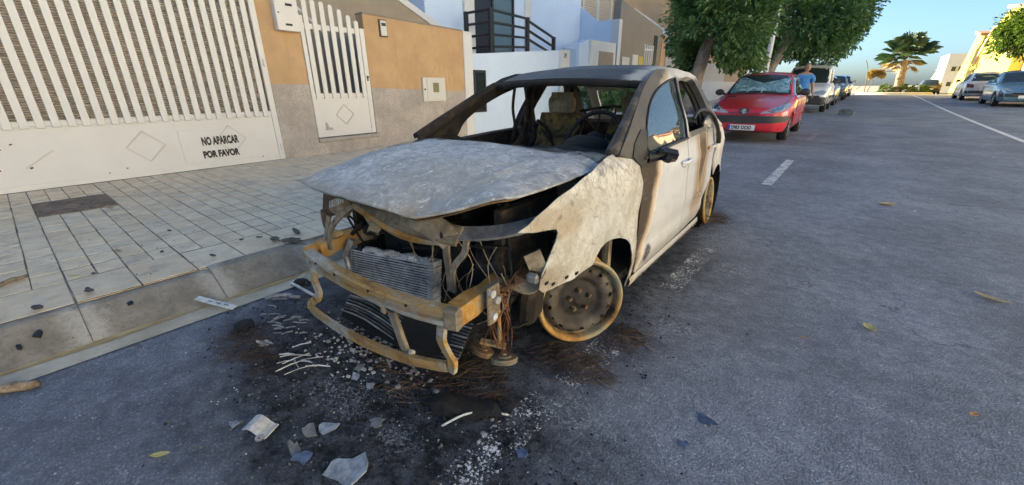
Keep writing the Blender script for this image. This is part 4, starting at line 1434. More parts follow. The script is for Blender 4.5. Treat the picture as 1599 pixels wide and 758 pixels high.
inn = [(p[0] * .955, cy_ + (p[1] - cy_) * .955) for p in hood_out]
sheet(inn, lambda x, y: (x, y, hoodz(x, y) - .030), .06, thick=.006, inward=(0, 0, -1)).build("bonnet_lining", RUSTD, hood, auto=60)

# scuttle, dashboard
sc_ = MB()
rws = []
for i in range(41):
    x = -.70 + 1.40 * i / 40
    b = .05 * (1 - (x / .7) ** 2)
    rws.append([(x, .22 - b * .6, .862 + .012 * mnoise.noise(Vector((x * 9, 0, 0)))), (x, .29 - b * .6, .892 + .018 * mnoise.noise(Vector((x * 11, 1, 0)))), (x, .36 - b * .6, .888 + .022 * mnoise.noise(Vector((x * 13, 2, 0)))), (x, .44 - b * .6, .868 + .02 * mnoise.noise(Vector((x * 11, 3, 0)))), (x, .47, .80)])
sc_.grid(rws)
sc_.build("scuttle", m_burnt("ashen_scuttle", [(.3, (.012, .011, .011)), (.5, (.06, .055, .05)), (.62, (.22, .22, .20)), (.75, (.36, .36, .33))], 9, 8, .85, 0, .8), car, smooth=True)
da = MB()
rws = []
for i in range(41):
    x = -.68 + 1.36 * i / 40
    def nz(k, a=.02):
        return a * mnoise.noise(Vector((x * 8, k * 1.7, 4)))
    hump = .055 * math.exp(-((x - .34) / .17) ** 2)
    rws.append([(x, .46, .80 + nz(1)), (x, .54, .835 + nz(2) + hump * .6), (x, .66, .845 + nz(3) + hump), (x, .74, .79 + nz(4) + hump * .8), (x, .76, .62 + nz(5)), (x, .66, .42 + nz(6))])
da.grid(rws)
da.build("dashboard", CHAR, car, smooth=True)
MB().span((-.70, .28, .12), (.70, .31, .84)).build("bulkhead", CHAR, car)
MB().span((-.70, .26, .10), (.70, 2.92, .16)).build("floor_pan", CHAR, car)
wl_ = []
for s in (-1, 1):
    MB().span((s * .53 - .02, -.38, .30), (s * .53 + .02, .28, .74)).build("inner_wing", CHARB, car)
    MB().lathe([(.33, -.16), (.34, 0), (.33, .16)], 20, 'x', (s * .60, 2.44, .25)).build("wheel_house", CHAR, car, smooth=True)
# steering wheel
sw = MB()
M = Matrix.Translation((.355, .80, .895)) @ Matrix.Rotation(R_(62), 4, 'X')
sw.tube([M @ Vector((.185 * math.cos(a), .185 * math.sin(a), 0)) for a in [2 * math.pi * k / 36 for k in range(36)]], .0135, 8, closed=True)
for a in (R_(-15), R_(195), R_(270)):
    sw.tube([M @ Vector((0, 0, -.02)), M @ Vector((.18 * math.cos(a), .18 * math.sin(a), 0))], .012, 6)
swo = sw.build("steering_wheel", CHAR, car, smooth=True)
hb_ = MB().ball(M @ Vector((0, -.01, -.01)), (.075, .05, .065), 14, 9, jit=.06)
hb_.build("steering_hub", CHAR, swo, smooth=True)
MB().tube([(.355, .80, .89), (.355, .62, .80)], .035, 8).build("steering_column", CHAR, swo)
dome = MB().ball((.36, .69, .86), (.16, .10, .075), 18, 10, jit=.02)
dome.build("instrument_cowl", CHAR, car, smooth=True)

er0 = random.Random(8)
# seats
def seat(x, y, brown):
    s = MB()
    s.ball((x, y, .40), (.24, .27, .09), 14, 8, jit=.08)
    so = s.build("seat", CHARB, car, smooth=True)
    b = MB()
    rws = []
    for i in range(9):
        t_ = i / 8
        z = .42 + .59 * t_
        yy = y + .22 + .16 * t_
        w = .245 - .055 * t_ ** 2
        row = []
        for k in range(14):
            a = 2 * math.pi * k / 14
            j = 1 + .10 * mnoise.noise(Vector((x * 5 + math.cos(a) * 2, math.sin(a) * 2, z * 7)))
            row.append((x + w * math.cos(a) * j, yy + .055 * math.sin(a) * j, z))
        rws.append(row)
    b.grid(rws, closed_u=True)
    b.f.append(tuple(range((len(rws) - 1) * 14, len(rws) * 14)))
    b.fm.append(0)
    b.build("seat_back", CHARB if not brown else m_burnt("scorched_seat_foam", [(.3, (.014, .011, .009)), (.46, (.07, .045, .022)), (.58, (.25, .145, .04)), (.72, (.36, .22, .07))], 7, 8, .9, 0, .8), so, smooth=True)
    h = MB()
    rws = []
    for i in range(7):
        t_ = i / 6
        z = 1.015 + .155 * t_
        w = (.125 if t_ < .8 else .105) * (1 - .25 * abs(t_ - .45))
        row = []
        for k in range(16):
            a = 2 * math.pi * k / 16
            ca_, sa_ = math.cos(a), math.sin(a)
            row.append((x + w * math.copysign(abs(ca_) ** .6, ca_), y + .39 + .045 * math.copysign(abs(sa_) ** .7, sa_), z))
        rws.append(row)
    h.grid(rws, closed_u=True)
    h.f += [tuple(range(16)), tuple(range(96, 112))]
    h.fm += [0, 0]
    h.build("headrest", TANF, so, smooth=True)
    p = MB()
    for dx in (-.06, .06):
        p.tube([(x + dx, y + .36, .90), (x + dx, y + .385, 1.03)], .007, 6)
    p.build("headrest_posts", STEELB, so)
    return so
seat(-.275, 1.06, True)
seat(.36, 1.08, True)
bench = MB()
bench.box((0, 2.02, .42), (1.16, .45, .16), bev=.05)
bench.box((0, 2.32, .66), (1.18, .12, .50), rot=(R_(-14), 0, 0), bev=.04)
bench.build("rear_bench", CHARB, car)
for s in (-1, 1):
    sheet([(2.02, .80), (2.06, .98), (2.02, 1.14), (1.90, 1.25), (2.05, 1.27), (2.2, 1.20), (2.40, 1.05), (2.62, .92), (2.70, .80)], lambda y, z: (s * (side(y, z) - .06), y, z), .08, thick=.02, inward=(-s, 0, 0)).build("quarter_trim", INSIDE, car, auto=50)
    MB().tube(catmull([(s * .665, 1.42, .80), (s * .65, 1.44, .93), (s * .59, 1.49, 1.10), (s * .52, 1.54, 1.25)], 4), [.042] * 9 + [.046] * 4, 8).build("centre_pillar", CHARB, car, smooth=True)
bl = MB()
for k in range(7):
    xx, yy = -.60 + rnd.uniform(-.06, .06), 1.38 + rnd.uniform(-.1, .12)
    bl.tube(catmull([(xx, yy, 1.22), (xx + rnd.uniform(-.02, .04), yy - .03, 1.05), (xx + rnd.uniform(-.03, .06), yy - .05, .88), (xx + rnd.uniform(-.03, .08), yy - .08, .70)], 4), rnd.uniform(.008, .022), 6)
bl.build("hanging_trim", CHARB, car, smooth=True)
hoop = catmull([(-.50, 1.95, .80), (-.51, 1.9, .98), (-.46, 1.86, 1.12), (-.40, 1.84, 1.2), (-.44, 1.9, 1.06), (-.40, 1.96, .92), (-.38, 1.98, .80)], 5)
MB().tube(hoop, .014, 6).build("seat_belt_loop", CHAR, car, smooth=True)
sf_ = MB()
for k in range(7):
    x0_ = -.50 + .16 * k
    sf_.tube(catmull([(x0_, 2.18, .70), (x0_ + .02, 2.24, .90), (x0_ + .01, 2.29, 1.0 + .02 * (k % 3))], 4), .010, 5)
sf_.tube(catmull([(-.55, 2.28, .98), (-.2, 2.29, 1.03), (.2, 2.29, 1.0), (.5, 2.28, .98)], 5), .014, 6)
sf_.build("rear_seat_frame", CHARB, car, smooth=True)
for k in range(12):
    hg_ = MB()
    a_ = Vector((er0.uniform(-.5, .45), er0.uniform(.8, 1.5), er0.uniform(.86, 1.0)))
    hg_.tube(catmull([a_, a_ + Vector((er0.uniform(-.1, .1), .03, -.08)), a_ + Vector((er0.uniform(-.18, .18), .05, -.2))], 4), er0.uniform(.006, .02), 5)
    hg_.build("trim_rag", CHARB, car, smooth=True)
rg_ = catmull([(-.62, 1.75, .88), (-.50, 1.78, .96), (-.38, 1.8, .985), (-.26, 1.82, .94), (-.18, 1.84, .86)], 5)
MB().tube(rg_, .018, 6).build("rear_seat_hoop", CHAR, car, smooth=True)
MB().tube(catmull([(-.2, 2.72, .86), (-.195, 2.70, .95), (-.185, 2.66, 1.04), (-.18, 2.65, 1.06)], 4), .012, 6).build("wiper_stalk", CHAR, car, smooth=True)

# ------------------------------------------------------------------ exposed front end
# crash beam: bowed hat section
bp = catmull([(-.575, -.650, .372), (-.5, -.675, .376), (-.3, -.705, .380), (0, -.725, .385), (.3, -.718, .390), (.47, -.697, .395), (.55, -.678, .40)], 8)
secs = [(-.018, -.036), (-.023, -.031), (-.025, -.012), (-.010, -.007), (-.009, .006), (-.025, .011), (-.027, .030), (-.020, .036), (.024, .039), (.028, .034), (.028, -.031), (.024, -.036)]
rws = []
for i, p in enumerate(bp):
    t_ = (bp[min(i + 1, len(bp) - 1)] - bp[max(i - 1, 0)]).normalized()
    n_ = Vector((t_.y, -t_.x, 0)).normalized()
    if n_.y > 0:
        n_ = -n_
    rws.append([p + n_ * (-a) + Vector((0, 0, b + .002 * mnoise.noise(Vector((p.x * 9, a * 30, b * 30))))) for a, b in secs])
bm_ = MB()
bm_.grid(rws, closed_u=True)
bm_.f += [tuple(range(len(secs))), tuple(range((len(rws) - 1) * len(secs), len(rws) * len(secs)))]
bm_.fm += [0, 0]
beam = bm_.build("crash_beam", BEAMM, car, auto=35)
for xx_ in (-.36, -.14, .10, .36):
    q_ = min(bp, key=lambda v: abs(v.x - xx_))
    MB().tube([q_ + Vector((0, -.030, .021)), q_ + Vector((0, -.022, .021))], .007, 10).build("beam_hole", CHAR, beam)
ep = MB().box((.553, -.684, .398), (.066, .046, .088), rot=(0, 0, .3), bev=.008)
ep.build("beam_end_plate", STEELB, beam)
ep = MB().tube([(-.572, -.672, .382), (-.572, -.60, .39)], .040, 14).tube([(-.574, -.680, .382), (-.574, -.671, .382)], .024, 12)
ep.build("tow_eye_boss", RUST, beam, auto=40)
# crush cans / longitudinal legs
for s, z0, m_ in ((-1, .395, RUST), (1, .395, RUST)):
    leg = MB()
    y0, y1 = (-.62, -.20) if s < 0 else (-.655, .10)
    rws = []
    for i in range(9):
        y = y0 + (y1 - y0) * i / 8
        c_ = .010 * math.sin(i * 2.4)
        w, h = .034 + c_ * .4, .040 + c_ * .5
        xx = s * .535 if s < 0 else .535 - .05 * (i / 8)
        zz = z0 + (.03 * i / 8 if s < 0 else .02 * i / 8)
        rws.append([(xx - w, y, zz - h), (xx + w, y, zz - h), (xx + w, y, zz + h), (xx - w, y, zz + h)])
    leg.grid(rws, closed_u=True)
    leg.f += [(0, 1, 2, 3), (32, 33, 34, 35)]
    leg.fm += [0, 0]
    leg.build("chassis_leg", m_, car, auto=30)
pl_ = MB().box((.598, -.50, .39), (.012, .075, .17), bev=.004)
plo = pl_.build("mount_plate", STEELB, car)
for (yy, zz) in ((-.52, .45), (-.49, .41), (-.51, .345)):
    MB().tube([(.600, yy, zz), (.618, yy, zz)], .016, 10).build("bolt", ASHW, plo)
# lower rail and its drop links
lw = catmull([(-.485, -.685, .34), (-.470, -.70, .27), (-.435, -.705, .21), (-.455, -.712, .165), (-.50, -.72, .135), (-.505, -.728, .105), (-.41, -.738, .098), (-.2, -.745, .095), (0, -.742, .10), (.25, -.728, .12), (.43, -.70, .145), (.505, -.683, .158)], 6)
rws = []
for i, p in enumerate(lw):
    t_ = (lw[min(i + 1, len(lw) - 1)] - lw[max(i - 1, 0)]).normalized()
    u_ = Vector((0, -1, 0)).cross(t_)
    u_ = (Vector((0, 0, 1)) if abs(t_.z) < .6 else Vector((1, 0, 0)))
    u_ = (u_ - t_ * u_.dot(t_)).normalized()
    v_ = t_.cross(u_)
    ww = .021 + .002 * mnoise.noise(p * 9)
    rws.append([p + u_ * ww + v_ * .010, p + u_ * ww - v_ * .010, p + u_ * .004 - v_ * .013, p - u_ * ww - v_ * .010, p - u_ * ww + v_ * .010])
lo_ = MB()
lo_.grid(rws, closed_u=True)
lo_.build("lower_rail", BEAMM, car, auto=35)
dl = catmull([(.495, -.685, .352), (.482, -.682, .305), (.478, -.68, .265), (.503, -.678, .22), (.528, -.678, .19), (.520, -.678, .135)], 5)
rws = []
for i, p in enumerate(dl):
    rws.append([p + Vector((-.020, -.010, 0)), p + Vector((.020, -.010, 0)), p + Vector((.020, .010, 0)), p + Vector((-.020, .010, 0))])
d_ = MB()
d_.grid(rws, closed_u=True)
d_.f += [(0, 1, 2, 3), tuple(range(len(d_.v) - 4, len(d_.v)))]
d_.fm += [0, 0]
d_.build("drop_link", BEAMM, car, auto=35)
ml = MB().box((.235, -.705, .225), (.048, .02, .20), rot=(R_(4), R_(-14), 0), bev=.004)
mlo = ml.build("middle_strut", STEELB, car)
ml = MB().box((.165, -.722, .325), (.028, .012, .045), bev=.003).build("strut_tab", RUST, mlo)
MB().tube([(.30, -.705, .15), (.315, -.705, .15)], .014, 10).build("strut_eye", ASHW, mlo)

# radiator: core with cooling tubes, crushed end tank
rad = thing("x", "x", "x")
bpy.data.objects.remove(rad)
ra = MB()
def RP(u, v, d=0.0):
    # u along width (-.43 .. .24), v height, d depth; the core leans and is twisted
    x = u
    y = -.50 + .05 * (u + .1) + .12 * (v - .3) + d
    z = v + .10 * (u + .10)
    return Vector((x, y, z))
core = MB()
core.add([RP(-.41, .10), RP(.20, .10), RP(.20, .42), RP(-.41, .42), RP(-.41, .10, .035), RP(.20, .10, .035), RP(.20, .42, .035), RP(-.41, .42, .035)], [(0, 1, 2, 3), (4, 7, 6, 5), (0, 4, 5, 1), (2, 6, 7, 3), (0, 3, 7, 4), (1, 5, 6, 2)])
rado = core.build("radiator", CHAR, car)
for i in range(25):
    v = .112 + .0128 * i
    tb = MB()
    pts = []
    for k in range(9):
        u = -.41 + .61 * k / 8
        top = max(0, i - 20) / 6
        pts.append(RP(u + (rnd.uniform(-.006, .006) if i > 19 else 0), v + .0035 * top * rnd.uniform(-1, 1), -.004 + rnd.uniform(-.001, .001)))
    tb.tube(pts, .0042, 5)
    tb.build("cooling_tube", RADM, rado)
tk = MB()
for i in range(22):
    v = .12 + .0148 * i
    tk.box(RP(.213, v, .012), (.035 + .006 * (i % 2), .052, .012), rot=(0, -.1, 0))
tk.build("end_tank", RADM, rado)
tk = MB()
for k in range(26):
    u = -.30 + .50 * k / 25
    tk.ball(RP(u, .428 + .012 * mnoise.noise(Vector((u * 14, 0, 0))), .02), (.022, .026, .013), 7, 5, jit=.3)
tk.build("molten_top_edge", RADM, rado)
MB().tube([RP(-.44, .30, .01), RP(-.46, .38, .0), RP(-.43, .47, .02)], .02, 8).build("hose_stub", ALU, rado)
# fallen condenser lying behind the lower rail
co_ = MB()
def CP(u, v, d=0.0):
    return Vector((u, -.62 + .14 * v + d * .2, .055 + .17 * v + d - .02 * math.sin(u * 8)))
co_.add([CP(-.40, 0), CP(.46, 0), CP(.46, 1), CP(-.40, 1), CP(-.40, 0, -.02), CP(.46, 0, -.02), CP(.46, 1, -.02), CP(-.40, 1, -.02)], [(0, 1, 2, 3), (4, 7, 6, 5), (0, 4, 5, 1), (2, 6, 7, 3), (0, 3, 7, 4), (1, 5, 6, 2)])
coo = co_.build("condenser", CHAR, car)
for i in range(14):
    tb = MB()
    tb.tube([CP(-.40 + .86 * k / 8, .04 + .07 * i + rnd.uniform(-.008, .008), .008 + rnd.uniform(-.003, .004)) for k in range(9)], .0045, 5)
    tb.build("cooling_tube", CONDM if i % 3 else ALU, coo)

# upper slam panel and its central stay
def strap(pts, w, h, name, mat, up=(0, 0, 1), parent=car, n=6):
    c_ = catmull(pts, n)
    rw = []
    for i, p in enumerate(c_):
        t_ = (c_[min(i + 1, len(c_) - 1)] - c_[max(i - 1, 0)]).normalized()
        u_ = Vector(up)
        u_ = (u_ - t_ * u_.dot(t_)).normalized()
        v_ = t_.cross(u_)
        rw.append([p + u_ * h + v_ * w, p + u_ * h - v_ * w, p - u_ * h - v_ * w, p - u_ * h + v_ * w])
    m_ = MB()
    m_.grid(rw, closed_u=True)
    k = len(rw) * 4
    m_.f += [(0, 1, 2, 3), (k - 4, k - 3, k - 2, k - 1)]
    m_.fm += [0, 0]
    return m_.build(name, mat, parent, auto=35)
strap([(-.44, -.44, .70), (-.30, -.48, .705), (-.05, -.52, .675), (.15, -.53, .655), (.30, -.515, .645), (.42, -.49, .64)], .045, .010, "slam_panel", STEELB, up=(0, -.6, .8))
strap([(-.28, -.52, .66), (-.1, -.545, .635), (.1, -.55, .60), (.26, -.53, .60), (.36, -.51, .615)], .012, .016, "slam_panel_flange", RUST, up=(0, -.6, .8))
strap([(.36, -.50, .645), (.50, -.44, .655), (.60, -.38, .675), (.68, -.30, .70)], .036, .006, "slam_panel_wing", ALU, up=(0, -.5, .85))
strap([(.10, -.52, .685), (.22, -.53, .69), (.34, -.52, .655), (.38, -.50, .615)], .05, .012, "latch_plate", STEELB, up=(0, -.85, .5))
MB().tube([(.345, -.535, .64), (.345, -.515, .635)], .018, 10).build("latch_hole", CHAR, car)
strap([(.355, -.505, .62), (.350, -.505, .55), (.358, -.505, .47), (.356, -.50, .375)], .017, .006, "latch_stay", STEELB, up=(0, -1, 0))
strap([(.455, -.49, .63), (.445, -.495, .575), (.40, -.50, .52), (.375, -.502, .47), (.372, -.50, .375)], .013, .006, "latch_stay", STEELB, up=(0, -1, 0))
# near-side headlight bracket remains (left in the picture)
hl = MB()
hl.prism([(-.60, .54), (-.52, .735), (-.44, .745), (-.36, .69), (-.40, .60), (-.49, .575)], 'y', -.535, -.52)
hlo = hl.build("headlight_bracket", RUSTD, car)
MB().ball((-.42, -.50, .64), (.07, .06, .06), 10, 7, jit=.22).build("headlight_remains", STEELB, hlo)
lt = MB()
for k in range(7):
    lt.box((-.43 + .022 * k, -.565, .655 + .008 * k), (.006, .006, .04), rot=(0, .35, 0))
lt.build("heat_fins", ASHW, hlo)
strap([(-.50, -.545, .575), (-.515, -.56, .50), (-.53, -.575, .42), (-.555, -.58, .365)], .014, .007, "bracket_leg", STEELB, up=(0, -1, 0))
strap([(-.30, -.52, .66), (-.40, -.56, .575), (-.465, -.57, .50), (-.48, -.58, .40)], .014, .007, "bracket_leg", STEELB, up=(0, -1, 0))
strap([(-.53, -.555, .60), (-.545, -.55, .53), (-.52, -.55, .48)], .02, .006, "bracket_tab", RUSTD, up=(0, -1, 0))
MB().tube([(-.36, -.46, .70), (-.33, -.44, .60), (-.30, -.42, .52)], .014, 6).tube([(-.30, -.42, .53), (-.26, -.40, .50)], [.05, .03], 8).build("filler_neck", STEELB, car)
MB().tube([(-.60, -.50, .44), (-.52, -.50, .44)], .035, 10).build("horn_bracket_boss", TANF, car)

# engine bay: block, gearbox, battery, pipes - charred
eng = MB()
er = random.Random(3)
eng.box((-.05, -.18, .40), (.62, .34, .42), bev=.05)
eng.box((-.05, -.12, .62), (.56, .26, .10), bev=.03)
eng.box((.36, -.16, .34), (.28, .30, .30), bev=.06)
eng.ball((.36, -.22, .36), (.17, .14, .14), 12, 8, jit=.08)
for k in range(60):
    p = (er.uniform(-.48, .50), er.uniform(-.42, .05), er.uniform(.22, .66))
    eng.ball(p, (er.uniform(.02, .07), er.uniform(.02, .06), er.uniform(.015, .05)), 7, 5, jit=.3, rng=er)
eng.build("engine", CHAR, car)
bt = MB()
bt.box((.44, -.25, .50), (.20, .17, .19), rot=(0, .06, .1), bev=.02)
for k in range(26):
    bt.box((.35 + .20 * er.random(), -.335 + .16 * er.random(), .60 + er.uniform(-.01, .015)), (er.uniform(.02, .06), er.uniform(.01, .05), er.uniform(.006, .02)), rot=(er.uniform(-.5, .5), er.uniform(-.5, .5), er.uniform(0, 3)))
bt.build("battery_remains", m_burnt("ashen_battery", [(.3, (.012, .011, .012)), (.52, (.05, .045, .045)), (.66, (.16, .14, .135)), (.78, (.34, .32, .31))], 13, 8, .85), car)
pp = MB()
for k in range(38):
    a = Vector((er.uniform(-.5, .62), er.uniform(-.48, -.1), er.uniform(.25, .68)))
    b = a + Vector((er.uniform(-.25, .25), er.uniform(-.1, .15), er.uniform(-.18, .12)))
    c_ = a + Vector((er.uniform(-.35, .35), er.uniform(-.12, .2), er.uniform(-.25, .05)))
    pp.tube(catmull([a, b, c_], 4), er.uniform(.004, .013), 5)
pp.build("burnt_hoses", CHAR, car, smooth=True)
pp = MB()
for k in range(16):
    a = Vector((er.uniform(.05, .62), er.uniform(-.50, -.36), er.uniform(.42, .66)))
    pp.tube(catmull([a, a + Vector((er.uniform(-.08, .08), er.uniform(-.03, .03), -.1)), a + Vector((er.uniform(-.12, .12), er.uniform(-.04, .04), -.22))], 4), .0025, 4)
pp.build("loose_wires", STEELB, car)
pp = MB()
for k in range(13):
    x0 = .60 + er.uniform(-.035, .035)
    y0 = -.42 + er.uniform(-.05, .06)
    pp.tube(catmull([(x0 + .04, y0 + .06, .47 + er.uniform(-.02, .04)), (x0 + er.uniform(-.02, .03), y0, .43), (x0 + er.uniform(-.03, .03), y0 - .02, .34 + er.uniform(-.03, .03)), (x0 + er.uniform(-.04, .04), y0 - .03, .24 + er.uniform(-.04, .04)), (x0 + er.uniform(-.05, .05), y0 - .03, .15 + er.uniform(-.06, .05))], 4), .0024, 4)
pp.build("copper_wiring", COPPER, car, smooth=True)
# hanging twin horns
hn = MB().tube(catmull([(.60, -.47, .35), (.605, -.475, .27), (.60, -.47, .20), (.56, -.46, .165)], 4), .009, 6)
hno = hn.build("horn_stay", RUST, car)
for (xx, yy, zz, rr) in ((.505, -.48, .125, .056), (.60, -.44, .095, .060)):
    h_ = MB()
    h_.lathe([(.0, .024), (.012, .024), (.014, .014), (rr * .5, .013), (rr * .55, .008), (rr * .95, .006), (rr, .002), (rr, -.003), (rr * .9, -.006), (rr * .97, -.010), (rr * .97, -.015), (rr * .6, -.020), (0, -.020)], 28, 'z', (xx, yy, zz))
    tl = Matrix.Translation((xx, yy, zz)) @ Matrix.Rotation(R_(-24 if xx < .55 else -14), 4, 'X') @ Matrix.Rotation(R_(10 if xx < .55 else -12), 4, 'Y') @ Matrix.Translation((-xx, -yy, -zz))
    h_.v = [tuple(tl @ Vector(q)) for q in h_.v]
    h_.build("horn", RUSTD if xx < .55 else STEELB, car, auto=40)
MB().bar((.50, -.48, .165), (.60, -.43, .15), .03, .012).build("horn_bracket", RUST, car)

# right front arch: liner remains, suspension strut, curled bumper bracket
strap([(.60, -.40, .46), (.665, -.36, .43), (.70, -.34, .455), (.72, -.36, .52), (.70, -.38, .60)], .035, .005, "bumper_bracket", STEELB, up=(0, -.5, 1))
MB().box((.715, -.395, .50), (.05, .03, .045), rot=(.2, .1, .3), bev=.01).build("bracket_clip", ALU, car)
MB().tube([(.62, .02, .22), (.60, .05, .50), (.58, .08, .80)], [.035, .04, .045], 10).build("suspension_strut", STEELB, car, smooth=True)
sp_ = MB()
pts = []
for k in range(60):
    a = k / 60 * 2 * math.pi * 4.2
    pts.append((.597 + .062 * math.cos(a), .055 + .062 * math.sin(a), .46 + .24 * k / 60))
sp_.tube(pts, .008, 5)
sp_.build("coil_spring", STEELB, car, smooth=True)
lin2 = MB()
for k in range(3):
    lin2.bar((.60 - .02 * k, .30 + .06 * k, .12), (.60 - .02 * k, .30 + .04 * k, .60), .05, .012, up=(0, 1, 0))
lin2.build("arch_ribs", STEELB, car)
MB().span((.50, .36, .10), (.70, .40, .66)).build("arch_bulkhead", STEELB, car)
MB().tube([(.30, 0, .20), (.66, .0, .20)], .03, 8).build("drive_shaft", RUSTD, car)
MB().lathe([(.05, .555), (.125, .555), (.125, .575), (.05, .575)], 24, 'x', (0, -.0, .215), closed=True).build("brake_disc", RUSTD, car, auto=40)
MB().tube(catmull([(.35, .02, .16), (.50, -.03, .13), (.62, -.02, .12)], 4), .028, 7).build("control_arm", RUSTD, car)
lob = MB().box((.585, -.22, .27), (.09, .16, .20), rot=(.1, .12, .2), bev=.03)
lob.build("washer_tank_remains", CHARB, car)

# steel wheels without tyres
def disc_h(r):
    return interp([(0, .030), (.03, .030), (.036, .012), (.075, .010), (.10, .000), (.118, .026), (.15, .038), (.172, .030), (.186, -.010)], r)
def circ(cx, cy, r, n=10, sx=1.0, ang=0.0):
    return [(cx + r * sx * math.cos(2 * math.pi * k / n) * math.cos(ang) - r * math.sin(2 * math.pi * k / n) * math.sin(ang), cy + r * sx * math.cos(2 * math.pi * k / n) * math.sin(ang) + r * math.sin(2 * math.pi * k / n) * math.cos(ang)) for k in range(n)]
holes = []
for k in range(16):
    a = 2 * math.pi * (k + .25) / 16
    big = (k % 2 == 0)
    holes.append(circ(.157 * math.cos(a), .157 * math.sin(a), .0125 if big else .007, 10, .8, a))
disc_mb = sheet(circ(0, 0, .186, 56), lambda u, v: (disc_h(math.hypot(u, v)), u, v), .014, holes=holes, thick=.004, inward=(-1, 0, 0))
disc_me = disc_mb.mesh("wheel_disc", WHEELM, True)
rim_mb = MB().lathe([(.186, -.012), (.190, .02), (.193, .045), (.200, .052), (.208, .056), (.216, .050), (.218, .040), (.212, .034), (.200, .030), (.196, .012), (.178, .000), (.172, -.03), (.172, -.07), (.192, -.085), (.196, -.105), (.216, -.112), (.217, -.120), (.205, -.122), (.188, -.10), (.165, -.07), (.165, -.01)], 64, 'x', closed=True)
rim_me = rim_mb.mesh("rim", WHEELM, True)
rim_me.set_sharp_from_angle(angle=R_(40))
def wheel(name, loc, rot, sgn=1):
    o = bpy.data.objects.new(name, rim_me)
    link(o, car)
    o.location = loc
    o.rotation_euler = rot
    d = inst("wheel_disc", disc_me, o)
    for k in range(5):
        a = 2 * math.pi * (k + .3) / 5
        MB().lathe([(0, .038), (.008, .038), (.012, .030), (.012, .008)], 8, 'x', (0, .052 * math.cos(a), .052 * math.sin(a))).build("wheel_bolt", RUSTD, o, auto=40)
    return o
wheel("front_wheel", (.697, .032, .2185), (0, R_(-2), R_(-39))).scale = (1.02, 1.02, 1.02)
wheel("rear_wheel", (.705, 2.44, .205), (0, R_(-4), R_(3)))
wheel("front_wheel", (-.70, .0, .205), (0, 0, R_(172)))
wheel("rear_wheel", (-.70, 2.44, .205), (0, 0, R_(180)))

# ------------------------------------------------------------------ trees
def m_leaf(name, dark, mid_, light, trans=.12, rough=.38):
    t = NT(name)
    n = t.noise(2.2, 4, .6)
    n2 = t.noise(23, 3, .6)
    c = t.ramp(t.math('ADD', t.math('MULTIPLY', n, .55), t.math('MULTIPLY', n2, .45)), [(.34, dark), (.5, mid_), (.66, light)])
    m = t.out(c, rough, 0, spec=.5)
    tr = t.n.new("ShaderNodeBsdfTranslucent")
    t.l.new(t.mix(1, c, (1.5, 1.7, .8), 'MULTIPLY'), tr.inputs[0])
    mx = t.n.new("ShaderNodeMixShader")
    mx.inputs[0].default_value = trans
    t.l.new(t.b.outputs[0], mx.inputs[1])
    t.l.new(tr.outputs[0], mx.inputs[2])
    t.l.new(mx.outputs[0], t.n["Material Output"].inputs[0])
    return m
LEAF = m_leaf("ficus_leaf", (.034, .074, .034), (.088, .172, .072), (.19, .30, .12), .25)
LEAF2 = m_leaf("sunlit_tree_leaf", (.04, .07, .02), (.08, .13, .03), (.13, .18, .05), .25)
BARK = m_burnt("pale_bark", [(.3, (.16, .125, .10)), (.5, (.27, .22, .18)), (.7, (.36, .30, .25))], 6, 7, .9, 0, .6)
PALMB = m_burnt("palm_bark", [(.3, (.12, .085, .06)), (.5, (.25, .18, .13)), (.7, (.36, .27, .20))], 8, 6, .9, 0, .8)

def leaf_cloud(mb, rg, center, radii, n, size, clumps, keep=None, shell=.55):
    cx = Vector(center)
    cl = []
    for _ in range(clumps):
        while True:
            d = Vector((rg.gauss(0, 1), rg.gauss(0, 1), rg.gauss(0, 1))).normalized()
            if d.z > -.75:
                break
        r = rg.uniform(shell, 1.0)
        p = cx + Vector((d.x * radii[0] * r, d.y * radii[1] * r, d.z * radii[2] * r))
        cl.append((p, d, rg.uniform(.16, .36) * min(radii)))
    for i in range(n):
        p, d, cr_ = cl[rg.randrange(len(cl))]
        o = Vector((rg.gauss(0, 1), rg.gauss(0, 1), rg.gauss(0, 1))).normalized() * cr_ * (rg.random() ** .4)
        q = p + o
        if keep and not keep(q):
            continue
        out = (o.normalized() * .8 + d * .6 + Vector((rg.gauss(0, .5), rg.gauss(0, .5), rg.gauss(0, .4) - .25))).normalized()
        s = size * rg.uniform(.65, 1.25)
        up = Vector((rg.gauss(0, .6), rg.gauss(0, .6), 1)).normalized()
        sx = out.cross(up)
        if sx.length < 1e-3:
            continue
        sx.normalize()
        nn = sx.cross(out)
        b = len(mb.v)
        w = s * .27
        mb.v += [tuple(q), tuple(q + out * s * .45 + sx * w + nn * w * .35), tuple(q + out * s - nn * s * .12), tuple(q + out * s * .45 - sx * w + nn * w * .35)]
        mb.f += [(b, b + 1, b + 2), (b, b + 2, b + 3)]
        mb.fm += [0, 0]

